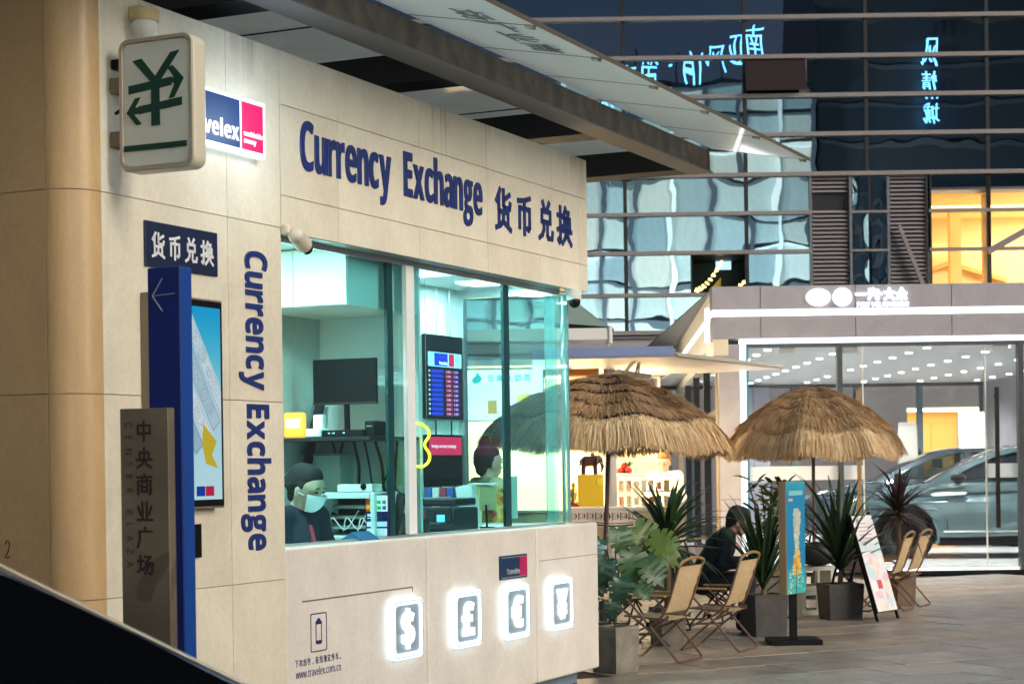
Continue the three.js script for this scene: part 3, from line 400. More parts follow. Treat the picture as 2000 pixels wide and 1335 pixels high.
{ const w = solo('wall_notice', [box(.16, .2, .003, 0, 0, 0)], std([.62, .66, .30], .6), 'pale yellow green notice on the wall under the kiosk shelf', 'notice'); w.position.copy(K(3.355, 1.53, -.40)); w.rotation.y = KF; const w2 = solo('wall_paper', [box(.21, .15, .003, 0, 0, 0)], M.offwhite, 'small white paper on the wall under the yellow green notice', 'notice'); w2.position.copy(K(3.355, 1.32, -.36)); w2.rotation.y = KF; }
{ const R = rng(88); const t = inK('pen_cup', 'dark pen cup with pens on the kiosk desk', 'cup', 3.55, 1.127, -.28); mesh('cup', new THREE.LatheGeometry([[0, 0], [.032, 0], [.036, .09], [.032, .09], [.03, .005], [0, .005]].map((q) => new THREE.Vector2(...q)), 18), M.dark, t); for (let i = 0; i < 5; i++) mesh('pen', rod(V((R() - .5) * .02, .01, (R() - .5) * .02), V((R() - .5) * .07, .15 + R() * .03, (R() - .5) * .07), .0035), std([[.6, .05, .05], [.02, .05, .4], [.5, .5, .5]][i % 3], .4), t);
  const k = inK('keypad', 'small black keypad on the kiosk desk beside the pen cup', 'keypad', 3.42, 1.127, -.33); mesh('case', box(.09, .02, .14, 0, .01, 0, .004), M.black, k); for (let i = 0; i < 12; i++) mesh('key', box(.018, .006, .02, -.024 + (i % 3) * .024, .022, -.045 + Math.floor(i / 3) * .028, .002), M.grey, k);
  const b = inK('binder_row', 'row of coloured binders standing on the kiosk desk at back', 'binders', 4.75, 1.127, -.68); for (let i = 0; i < 6; i++) mesh('binder', box(.05, .27, .22, -.14 + i * .055, .135, 0, .004), std([[.02, .08, .3], [.6, .58, .55], [.35, .03, .05], [.02, .08, .3], [.05, .05, .05], [.6, .5, .15]][i], .5), b);
  const s = thing('wall_socket', 'white double wall socket on the back wall of the kiosk', 'socket', K(4.60, 1.42, -.899), KA); mesh('plate', box(.15, .085, .01, 0, 0, .005, .004), M.white, s); mesh('holes', [-.035, .035].map((x) => box(.03, .008, .004, x, 0, .0105)), M.dark, s);
  const n = thing('notice_sheet', 'white printed notice taped inside the right pane of glass', 'notice', K(4.55, 1.33, -.150), KA); mesh('sheet', box(.20, .28, .002), std([.9, .9, .9], .6, { map: canvasTex(128, 180, (c) => { c.fillStyle = '#f1f1ea'; c.fillRect(0, 0, 128, 180); c.fillStyle = '#20408a'; c.fillRect(10, 10, 108, 22); c.fillStyle = '#8a8f98'; for (let i = 0; i < 11; i++) c.fillRect(12, 44 + i * 11, 60 + (i * 29) % 40, 4); }) }), n); }
// ---------------------------------------------------------------- planters and plants
function leafGeo(L, w, bend, fold = .25, seg = 9) { const p = [], ix = []; let y = 0, z = 0, a = 0; for (let i = 0; i <= seg; i++) { const t = i / seg, ww = w * Math.sin(PI * Math.min(1, .12 + t * .88)) ** .7 * (1 - t * .25); p.push(-ww / 2, y + ww * fold, z, 0, y, z, ww / 2, y + ww * fold, z); a = bend * t; y += Math.cos(a + 0) * L / seg * 0 + L / seg * Math.cos(a); z += L / seg * Math.sin(a); }
  // blade grows along +y and bends towards +z; keep the fold across
  for (let i = 0; i <= seg; i++) { const o = i * 9; const d = p[o + 1] - p[o + 4]; p[o + 1] = p[o + 4]; p[o + 7] = p[o + 4]; p[o + 2] += d; p[o + 8] += d; }
  for (let i = 0; i < seg; i++) { const b = i * 3; ix.push(b, b + 1, b + 3, b + 1, b + 4, b + 3, b + 1, b + 2, b + 4, b + 2, b + 5, b + 4); }
  const g = new THREE.BufferGeometry(); g.setAttribute('position', new THREE.Float32BufferAttribute(p, 3)); g.setIndex(ix); g.computeVertexNormals(); return g; }
const leafMat = (c, o = {}) => new THREE.MeshPhysicalMaterial({ color: lin(...c), roughness: .45, transmission: .18, thickness: 0, ...o });
const concrete = [mottle([150, 147, 140], .25, 6, .12, 41), mottle([120, 116, 112], .3, 5, .12, 43)];
function pot(t, w, h, col, ci = 0, taper = .9) { const m = std(col, .8, { map: concrete[ci], bumpMap: fineBump, bumpScale: .002 });
  const g = new THREE.CylinderGeometry(w * .707, w * .707 * taper, h, 4, 1).rotateY(PI / 4).toNonIndexed(); g.computeVertexNormals(); g.translate(0, h / 2, 0); mesh('pot', [metreUV(g.clone(), 2), ], m, t);
  mesh('pot_rim', [box(w, .02, .03, 0, h + .01, w / 2 - .015), box(w, .02, .03, 0, h + .01, -w / 2 + .015), box(.03, .02, w - .06, w / 2 - .015, h + .01, 0), box(.03, .02, w - .06, -w / 2 + .015, h + .01, 0)], m, t); mesh('soil', box(w - .062, .01, w - .062, 0, h + .006, 0), std([.03, .02, .014], .95), t); }
function rosette(t, y0, n, L, w, tilt0, tilt1, bend, mats, R, stemLean = 0) { const gs = [0, 1, 2, 3].map((k) => leafGeo(L * (.8 + .12 * k), w * (1 - .06 * k), bend * (.4 + .3 * k)));
  for (let i = 0; i < n; i++) { const m = mesh('leaf', gs[Math.floor(R() * 4)], mats[Math.floor(R() * mats.length)], t); const f = i / n; m.rotation.order = 'YXZ'; m.rotation.y = i * 2.39996 + R() * .5; m.rotation.x = tilt0 + (tilt1 - tilt0) * (1 - f) + (R() - .5) * .25; m.position.set(stemLean * f, y0 + f * L * .22, 0); m.scale.setScalar(.85 + R() * .3); } }
const gDark = [leafMat([.015, .045, .018]), leafMat([.022, .06, .02]), leafMat([.03, .075, .022])], gMid = [leafMat([.05, .11, .02]), leafMat([.08, .15, .02]), leafMat([.03, .08, .02])], gRed = [leafMat([.045, .022, .022]), leafMat([.06, .03, .025]), leafMat([.03, .025, .02])];
function yucca(label, p, potW, potH, potCol, ci, stem, n, L, w, tilt0, tilt1, bend, mats, seed, turn) { const t = thing('potted_yucca', label, 'plant', p, turn); pot(t, potW, potH, potCol, ci); const R = rng(seed);
  mesh('stem', [rod(V(0, potH - .02, 0), V(.01, potH + stem, 0), .03, .022)], std([.14, .09, .05], .9), t); rosette(t, potH + stem, n, L, w, tilt0, tilt1, bend, mats, R); return t; }
yucca('tall potted yucca with spreading dark leaves behind the monstera', ground(1305, 1258), .24, .3, [.55, .5, .42], 0, .50, 72, .60, .055, .12, 1.75, .9, gDark, 3, .4);
yucca('upright dense yucca in a grey square pot beside the seated man', ground(1492, 1240), .33, .35, [.30, .29, .30], 1, .06, 60, .64, .055, .05, .5, .45, gDark, 4, .35);
yucca('bushy yucca in a dark grey pot right of the blue stand sign', ground(1642, 1208), .36, .33, [.24, .24, .25], 1, .14, 60, .78, .058, .08, .95, .6, gDark, 5, .2);
{ const t = yucca('reddish dracaena in a tall brown pot behind the stacked chairs', ground(1757, 1182), .26, .34, [.36, .24, .18], 0, .60, 90, .50, .034, .06, 1.9, .8, gRed, 6, .5); }
{ // bushy plant behind the blue sign
  const t = thing('leafy_shrub', 'light green leafy shrub in a pot behind the blue stand sign', 'plant', ground(1500, 1165)); pot(t, .3, .35, [.5, .46, .4], 0); const R = rng(77); const g = leafGeo(.2, .07, .9);
  mesh('stem', [0, 1, 2, 3].map((i) => tube([[0, .34, 0], [(i - 1.5) * .05, .8, (i % 2) * .06], [(i - 1.5) * .13, 1.3, (i % 2) * .1 - .05]], .009, 12, 5)), std([.1, .08, .03], .9), t);
  for (let i = 0; i < 90; i++) { const m = mesh('leaf', g, gMid[i % 3], t), k = i % 4, f = .25 + R() * .75; m.rotation.order = 'YXZ'; m.rotation.set(.5 + R() * 1.3, R() * 6.3, 0); m.position.set((k - 1.5) * .13 * f + (R() - .5) * .12, .45 + f * .92, (R() - .5) * .2); m.scale.setScalar(.7 + R() * .6); } }
{ // monstera
  const t = thing('potted_monstera', 'monstera with large split leaves in a concrete pot at the counter corner', 'plant', ground(1203, 1311), 0); pot(t, .25, .32, [.62, .58, .50], 0, .95); const R = rng(12);
  const half = [[0, 0], [.05, -.05], [.13, -.04], [.18, .03], [.10, .075], [.20, .07], [.235, .13], [.11, .15], [.23, .165], [.235, .22], [.10, .225], [.205, .255], [.19, .30], [.085, .29], [.15, .34], [.12, .37], [.06, .35], [0, .44]];
  const shape = poly([...half, ...half.slice(1, -1).reverse().map(([x, y]) => [-x, y])]); for (const [hx, hy] of [[.045, .12], [-.05, .16], [.045, .22], [-.04, .24]]) { const h = new THREE.Path(); h.absellipse(hx, hy, .014, .022, 0, 6.283, true); shape.holes.push(h); }
  const mk = (c) => { const g = new THREE.ShapeGeometry(shape, 4).toNonIndexed(); const p = g.attributes.position; const n = g.attributes.normal; for (let i = 0; i < p.count; i++) { const x = p.getX(i), y = p.getY(i), v = V(-(.5 * Math.sign(x) * Math.min(1, Math.abs(x) * 60) - 2.4 * x) , 3.2 * c * y + .12 * Math.sin(y * 90 - Math.abs(x) * 60), 1).normalize(); p.setZ(i, -c * (y * y * 1.6) + .5 * Math.abs(x) - 1.2 * x * x); n.setXYZ(i, v.x, v.y, v.z); } return g; };
  const gs = [mk(.5), mk(.9), mk(1.3)], ms = [leafMat([.015, .055, .03], { roughness: .3 }), leafMat([.025, .08, .02], { roughness: .45 }), leafMat([.075, .125, .012], { roughness: .5, transmission: .25 })];
  for (const m of [...t.children]) m.rotation.y = .75;
  const spots = [[-.13, .98, .06, -2.2, 0, .62], [.03, 1.06, .02, -1.3, 1, .66], [.20, 1.07, -.04, -.75, 2, .78], [.34, .98, .0, -.45, 2, .80], [-.07, .84, .14, -1.9, 0, .70], [.12, .90, .16, -1.25, 1, .80], [.27, .82, .12, -.95, 1, .74], [-.14, .70, .12, -2.0, 0, .58], [.05, .70, .20, -1.6, 0, .62], [.20, .66, .18, -1.0, 1, .5], [-.02, .54, .20, -1.75, 0, .42], [.38, .88, -.14, -.2, 2, .6]];
  spots.forEach(([x0, y, z, a, c, k], i) => { const x = x0 * .82; mesh('stem', tube([[0, .31, 0], [x * .15, .31 + (y - .31) * .55, z * .2], [x * .7, y - .01, z * .75], [x, y, z]], .006, 12, 5), std([.06, .09, .03], .6), t);
    const yv = V(Math.cos(a), Math.sin(a) * .8, .35 + R() * .25).normalize(), n0 = V((R() - .5) * .5, .55, .8), zv = n0.addScaledVector(yv, -n0.dot(yv)).normalize(), xv = new THREE.Vector3().crossVectors(yv, zv); const m = mesh('leaf', gs[i % 3], ms[c], t); m.quaternion.setFromRotationMatrix(new THREE.Matrix4().makeBasis(xv, yv, zv)); m.position.set(x, y, z); m.scale.setScalar(k * .70); });
}

// ---------------------------------------------------------------- folding chairs and tables
const canvasTan = std([.66, .50, .30], .8, { map: mottle([225, 220, 212], .12, 20, .15, 51, 128) }), canvasGrey = std([.26, .21, .21], .8), brownTube = std([.22, .12, .08], .3, { metalness: .5 }), darkTube = std([.03, .03, .03], .35, { metalness: .4 });
function makeChair(label, fabric, tubeM, group) {
  const t = thing('folding_chair', label, 'chair', V(0, 0, 0), 0, group), w = .25, r = .0105;
  mesh('rear_leg', [tube([[-w, .56, .20], [-w, .33, -.02], [-w, .05, -.27], [-w + .03, .012, -.30], [0, .012, -.305], [w - .03, .012, -.30], [w, .05, -.27], [w, .33, -.02], [w, .56, .20]], r, 60, 7)], tubeM, t);
  mesh('front_leg', [tube([[-w + .025, .40, -.20], [-w + .025, .20, .06], [-w + .025, .04, .24], [-w + .05, .012, .27], [0, .012, .275], [w - .05, .012, .27], [w - .025, .04, .24], [w - .025, .20, .06], [w - .025, .40, -.20]], r, 60, 7)], tubeM, t);
  for (const s of [-1, 1]) { mesh('back_post', tube([[s * (w - .012), .26, .10], [s * (w - .012), .42, -.16], [s * (w - .012), .84, -.32]], r, 20, 7), tubeM, t); mesh('armrest', box(.045, .02, .42, s * (w + .005), .575, .02, .008), M.wood, t); mesh('joint', cyl(.02, .02, .03, 0, 0, 0, 10).rotateZ(PI / 2).translate(s * (w - .005), .33, -.02), M.black, t); }
  mesh('top_handle', tube([[-w + .012, .83, -.315], [-w + .05, .875, -.34], [0, .90, -.35], [w - .05, .875, -.34], [w - .012, .83, -.315]], .014, 24, 8), M.wood, t);
  const strip = (a, b, sag, nrm) => { const g = new THREE.PlaneGeometry(2 * w - .03, 1, 10, 10), p = g.attributes.position; for (let i = 0; i < p.count; i++) { const x = p.getX(i), f = p.getY(i) + .5, s = sag * (1 - (x / (w - .015)) ** 2) * Math.sin(PI * Math.min(1, f + .06)) + .004 * Math.sin(f * 26 + x * 4); p.setXYZ(i, x, a[0] + (b[0] - a[0]) * f + nrm[0] * s, a[1] + (b[1] - a[1]) * f + nrm[1] * s); } g.computeVertexNormals(); return g; };
  mesh('backrest', strip([.43, -.165], [.83, -.318], .03, [-.35, -.93]), fabric, t); mesh('seat', strip([.37, -.2], [.395, .22], .035, [-1, 0]), fabric, t);
  for (const s of [-1, 1]) mesh('seat_rail', rod(V(s * (w - .02), .372, -.2), V(s * (w - .02), .397, .22), .009), tubeM, t);
  return t;
}
function copyOf(root, name, label, pos, turn, group) { const r = root.clone(); r.name = numbered(name); r.position.copy(pos); r.rotation.set(0, turn, 0); r.userData = { ...root.userData, label }; if (group) r.userData.group = group; scene.add(r); return r; }
const CH = 'folding chairs on the plaza', ch1 = makeChair('nearest tan canvas folding chair with wooden arms right of the monstera', canvasTan, brownTube, CH);
ch1.position.copy(ground(1288, 1288)); ch1.rotation.y = -2.1; ch1.scale.setScalar(.9);
copyOf(ch1, 'folding_chair', 'tan canvas folding chair between the first chair and the yucca pot', ground(1402, 1268), -2.05);
copyOf(ch1, 'folding_chair', 'left one of two tan folding chairs pushed together by the leaning board', ground(1724, 1190), -2.0);
copyOf(ch1, 'folding_chair', 'right one of two tan folding chairs pushed together by the leaning board', ground(1758, 1182), -2.05);
const ch2 = makeChair('purple grey canvas folding chair under the monstera leaves facing away', canvasGrey, darkTube, CH); ch2.position.copy(ground(1290, 1235)); ch2.rotation.y = 2.7; ch2.scale.setScalar(.92);
copyOf(ch2, 'folding_chair', 'grey canvas folding chair just left of the seated man', ground(1350, 1215), -2.9);
copyOf(ch2, 'folding_chair', 'dark folding chair half hidden behind the leaning white board', ground(1700, 1190), 2.3);
copyOf(ch2, 'folding_chair', 'dark folding chair that the man in the cap sits on', ground(1412, 1222), 1.25);
function makeTable(label, pos, turn) { const t = thing('folding_table', label, 'table', pos, turn); for (let i = 0; i < 8; i++) mesh('slat', box(.088, .014, .5, -.315 + i * .09, .43, 0, .003), M.wood, t); for (const s of [-1, 1]) { mesh('leg', [bar(V(-.3, 0, s * .21), V(.28, .418, s * .21), .02, .014), bar(V(.3, 0, s * .226), V(-.28, .418, s * .226), .02, .014)], darkTube, t); } mesh('rail', [box(.68, .02, .02, 0, .412, .19), box(.68, .02, .02, 0, .412, -.19)], darkTube, t); return t; }
makeTable('low slatted folding table left of the nearest chair', ground(1222, 1262), .5);
makeTable('low slatted folding table in front of the seated man', ground(1470, 1205), .2);
// ---------------------------------------------------------------- thatched parasols
function parasol(label, pos, R0, seed, turn, hPeak, rimH) {
  const t = thing('thatched_parasol', label, 'parasol', pos, turn, 'thatched parasols on the plaza'), R = rng(seed), rim = rimH, rise = hPeak - rim;
  const oct = (a) => { const m = ((a % (PI / 4)) + PI / 4) % (PI / 4) - PI / 8; return Math.cos(PI / 8) / Math.cos(m) * 1.03; };
  const surf = (r, a) => { const k = r / R0, q = oct(a), m = Math.cos(a * 8) * .5 + .5; return V(Math.cos(a) * r * q, hPeak - rise * (.32 * k + .68 * k ** 2.1) - (1 - m) * .06 * k, Math.sin(a) * r * q); };
  // fabric below the straw
  const p = [], ix = [], N = 64, J = 8; for (let j = 0; j <= J; j++) for (let i = 0; i <= N; i++) { const q = surf(R0 * .955 * j / J, i / N * 2 * PI); p.push(q.x, q.y - .04, q.z); } for (let j = 0; j < J; j++) for (let i = 0; i < N; i++) { const a = j * (N + 1) + i, b = a + N + 1; ix.push(a, b, a + 1, b, b + 1, a + 1); }
  const fg = new THREE.BufferGeometry(); fg.setAttribute('position', new THREE.Float32BufferAttribute(p, 3)); fg.setIndex(ix); fg.computeVertexNormals(); mesh('fabric', fg, std([.10, .13, .19], .8), t);
  mesh('pole', rod(V(0, 0, 0), V(0, hPeak - .02, 0), .021), std([.10, .045, .04], .4), t); mesh('base', [cyl(.24, .26, .06, 0, .03, 0, 28), cyl(.04, .05, .2, 0, .15, 0)], M.greyDark, t); mesh('finial', new THREE.SphereGeometry(.05, 14, 10).scale(1, .6, 1).translate(0, hPeak + .01, 0), std([.2, .11, .05], .9), t);
  for (let i = 0; i < 8; i++) { const a = i * PI / 4 + PI / 8, e = surf(R0 * .97, a), m = surf(R0 * .5, a); mesh('rib', [tube([[0, hPeak - .05, 0], [m.x, m.y - .04, m.z], [e.x, e.y - .035, e.z]], .008, 12, 5), rod(V(0, rim - .02, 0), V(m.x, m.y - .045, m.z), .006)], M.dark, t); }
  const tiers = [[.0, .24, 1500], [.19, .215, 2600], [.37, .205, 3600], [.54, .20, 4400], [.70, .20, 5200], [.89, .145, 6600]];
  tiers.forEach(([k0, len, n], ti) => { const pp = [], cc = [], fr = ti === 5;
    for (let i = 0; i < n; i++) { const a = R() * 2 * PI, r0 = R0 * (k0 + (R() - .75) * .09), top = surf(Math.max(.01, r0), a), L = len * (fr ? .72 + R() * .5 : .9 + R() * .16 + (R() < .08 ? .14 : 0)), r1 = r0 + L * .93, a1 = a + (R() - .5) * .06; let end;
      if (fr) { const e = surf(R0 * .99, a1); end = V(e.x * (1 + .035 + R() * .03), e.y - .05 - R() * .02 - L * .55 * (.8 + R() * .4), e.z * (1 + .035 + R() * .03)); } else end = surf(Math.min(r1, R0 * 1.03), a1);
      const lift = .008 + R() * .014, drop = fr ? 0 : .05 + R() * .016 + (R() < .03 ? .02 : 0); const t0 = top.clone().setY(top.y + lift), t1 = end.clone().setY(end.y + (fr ? 0 : drop)); const md = t0.clone().lerp(t1, .55); md.y += fr ? .03 : .012;
      const w = .0036 + R() * .0034, tx = -Math.sin(a) * w, tz = Math.cos(a) * w; const q = [t0, md, t1].map((v, k) => [V(v.x - tx * (1 - k * .35), v.y, v.z - tz * (1 - k * .35)), V(v.x + tx * (1 - k * .35), v.y + (R() - .5) * .006, v.z + tz * (1 - k * .35))]);
      for (let k = 0; k < 2; k++) { const [A, B] = q[k], [C, D] = q[k + 1]; for (const v of [A, C, B, B, C, D]) pp.push(v.x, v.y, v.z); }
      const s = R(), b = (.7 + R() * .5) * (1 + .45 * noise.noise(Math.cos(a) * 3 + seed, ti * 2.7, Math.sin(a) * 3)), col = s < .5 ? [.62, .38, .18] : s < .85 ? [.74, .51, .27] : [.42, .22, .11]; const f = fr ? 1.15 : .82; for (let k = 0; k < 12; k++) cc.push(col[0] * b * f, col[1] * b * f * (fr ? 1.12 : 1), col[2] * b * f * (fr ? 1.25 : 1)); }
    const g = new THREE.BufferGeometry(); g.setAttribute('position', new THREE.Float32BufferAttribute(pp, 3)); g.setAttribute('color', new THREE.Float32BufferAttribute(cc, 3)); g.computeVertexNormals(); const m = mesh('thatch_tier', g, new THREE.MeshPhysicalMaterial({ vertexColors: true, roughness: .85, transmission: .12, thickness: 0 }), t); });
  return t;
}
parasol('larger nearer thatched straw parasol beside the kiosk end', at(1175, 1000, 18).setY(0), 1.19, 8, .22, 2.36, 1.83).rotation.z = -.045;
parasol('farther thatched straw parasol in front of the showroom glass', at(1590, 1000, 21.5).setY(0), .99, 9, .5, 2.36, 1.75);
// ---------------------------------------------------------------- free standing boards and crates
{ const p = ground(1550, 1256), t = thing('stand_sign', 'tall blue and turquoise poster board on a black post with square base', 'sign', p, 0), w = 1.0;
  mesh('base', box(.44, .045, .40, 0, .0225, 0, .008), M.black, t); mesh('post', box(.065, .62, .05, .0, .35, -.0, .006), M.black, t);
  const pic = canvasTex(256, 512, (c) => { const g = c.createLinearGradient(0, 0, 0, 512); g.addColorStop(0, '#2fa5b8'); g.addColorStop(.12, '#1f86b4'); g.addColorStop(.7, '#1a7fb0'); g.addColorStop(1, '#35b3ac'); c.fillStyle = g; c.fillRect(0, 0, 256, 512); const R = rng(4); c.fillStyle = '#7fc3c6'; c.fillRect(40, 40, 190, 22); c.fillStyle = '#e0a58c'; c.fillRect(30, 76, 60, 12);
    for (let i = 0; i < 260; i++) { const y = 120 + R() * 300, k = (y - 120) / 300; c.fillStyle = y < 250 ? ['#c9c7b2', '#bdbfae', '#a9b6b0'][i % 3] : y < 300 ? ['#9ec0b8', '#d8cf9a'][i % 2] : ['#f0b429', '#e7bd4a', '#d98f1c', '#9fc8b8'][i % 4]; c.fillRect(128 + (R() - .5) * (70 + 30 * Math.sin(k * 9)), y, 10 + R() * 26, 6 + R() * 16); } for (let i = 0; i < 120; i++) { c.fillStyle = ['#57c0bb', '#d6dcc0', '#2aa39b'][i % 3]; c.fillRect(20 + R() * 210, 400 + R() * 100, 6 + R() * 16, 4 + R() * 7); } });
  mesh('board', box(.385, .955, .07, 0, .90, 0, .006).rotateY(w), std([.30, .19, .10], .5), t); mesh('poster', plane(.378, .945, 0, .90, .0365).rotateY(w), std([.95, .95, .95], .35, { map: pic }), t); }
{ const t = thing('leaning_board', 'narrow white menu board leaning on black easel legs', 'sign', ground(1738, 1210), .92);
  const pic = canvasTex(256, 768, (c) => { c.fillStyle = '#e9e4e6'; c.fillRect(0, 0, 256, 768); const R = rng(14); for (let i = 0; i < 46; i++) { c.fillStyle = ['#f2d0d0', '#cfe3ea', '#b9dde2', '#f1e2b8', '#e7b9c4', '#f3f0f2'][i % 6]; c.globalAlpha = .7; c.beginPath(); c.ellipse(128 + (R() - .5) * 200, 250 + R() * 500, 14 + R() * 44, 12 + R() * 36, R() * 3, 0, 6.3); c.fill(); } c.globalAlpha = 1; c.fillStyle = '#b5a3ae'; for (let i = 0; i < 5; i++) c.fillRect(40, 60 + i * 30, 120 + (i * 53) % 60, 8); c.fillStyle = '#d0506a'; c.fillRect(90, 520, 60, 70); });
  const lean = -.29; mesh('board', box(.44, .98, .02, 0, .57, 0, .004).rotateX(lean), M.black, t); mesh('menu', plane(.42, .96, 0, .57, .0115).rotateX(lean), std([.95, .95, .95], .35, { map: pic }), t);
  for (const s of [-1, 1]) { mesh('leg', box(.022, 1.1, .022, s * .222, .54, -.018).rotateX(lean), M.black, t); mesh('prop_leg', bar(V(s * .19, 1.0, -.32), V(s * .19, .0, -.62), .02), M.black, t); } }
function crate(label, pos, y, turn) { const t = thing('plastic_crate', label, 'crate', pos.clone().setY(y), turn, 'pale crates behind the stand sign'); const m = std([.50, .50, .42], .5); mesh('side', [-1, 1].flatMap((s) => [box(.36, .05, .02, 0, .025, s * .15), box(.36, .04, .02, 0, .22, s * .15), box(.04, .15, .02, -.16, .125, s * .15), box(.04, .15, .02, .16, .125, s * .15), box(.03, .15, .018, 0, .125, s * .15), box(.02, .24, .278, s * .17, .12, 0)]), m, t); mesh('bottom', box(.318, .015, .278, 0, .01, 0), m, t); return t; }
{ const p = ground(1585, 1198); crate('lower pale plastic crate behind the blue stand sign', p, 0, .3); crate('upper pale plastic crate behind the blue stand sign', p, .245, .36); }
solo('black_bag', [new THREE.SphereGeometry(.16, 20, 14).scale(1.2, .8, .7), tube([[-.08, .1, 0], [-.05, .24, 0], [.05, .24, 0], [.08, .1, 0]], .01, 16, 6)], std([.012, .012, .014], .6), 'black bag lying on the upper pale crate', 'bag').position.copy(ground(1598, 1196).setY(.60));
// ---------------------------------------------------------------- smooth bodies (used for the small elephant and the people)
function blob(bones, cell, k = .03, margin = .03, scaleFn) { // bones: [a, b, ra, rb]; joined with a smooth minimum and meshed
  const lo = V(1e9, 1e9, 1e9), hi = V(-1e9, -1e9, -1e9); for (const [a, b, ra, rb] of bones) for (const [p, r] of [[a, ra], [b, rb ?? ra]]) { lo.min(V(p.x - r, p.y - r, p.z - r)); hi.max(V(p.x + r, p.y + r, p.z + r)); }
  const size = hi.clone().sub(lo), half = Math.max(size.x, size.y, size.z) / 2 + margin, c = lo.clone().add(hi).multiplyScalar(.5), res = Math.min(120, Math.ceil(2 * half / cell));
  const mc = new MarchingCubes(res, M.skin, false, false, 60000); mc.isolation = 0; const h2 = res / 2, f = mc.field;
  for (let z = 0; z < res; z++) for (let y = 0; y < res; y++) for (let x = 0; x < res; x++) {
    const px = c.x + (x - h2) / h2 * half, py = c.y + (y - h2) / h2 * half, pz = c.z + (z - h2) / h2 * half; let d = 1e3;
    for (const [a, b, ra, rb = ra] of bones) { const bx = b.x - a.x, by = b.y - a.y, bz = b.z - a.z, L = bx * bx + by * by + bz * bz || 1e-9; let t = ((px - a.x) * bx + (py - a.y) * by + (pz - a.z) * bz) / L; t = t < 0 ? 0 : t > 1 ? 1 : t;
      const dx = px - a.x - bx * t, dy = py - a.y - by * t, dz = pz - a.z - bz * t, e = Math.sqrt(dx * dx + dy * dy + dz * dz) - (ra + (rb - ra) * t); if (e - d > k) continue; if (d - e > k) { d = e; continue; } const hh = (k - Math.abs(d - e)) / k; d = Math.min(d, e) - hh * hh * k * .25; }
    f[x + y * res + z * res * res] = -d; }
  mc.update(); const n = mc.count, P = new Float32Array(n * 3), N = new Float32Array(n * 3);
  for (let i = 0; i < n; i++) for (let j = 0; j < 3; j++) { P[i * 3 + j] = mc.positionArray[i * 3 + j] * half + [c.x, c.y, c.z][j]; N[i * 3 + j] = mc.normalArray[i * 3 + j]; }
  const g = new THREE.BufferGeometry(); g.setAttribute('position', new THREE.BufferAttribute(P, 3)); g.setAttribute('normal', new THREE.BufferAttribute(N, 3)); return g;
}
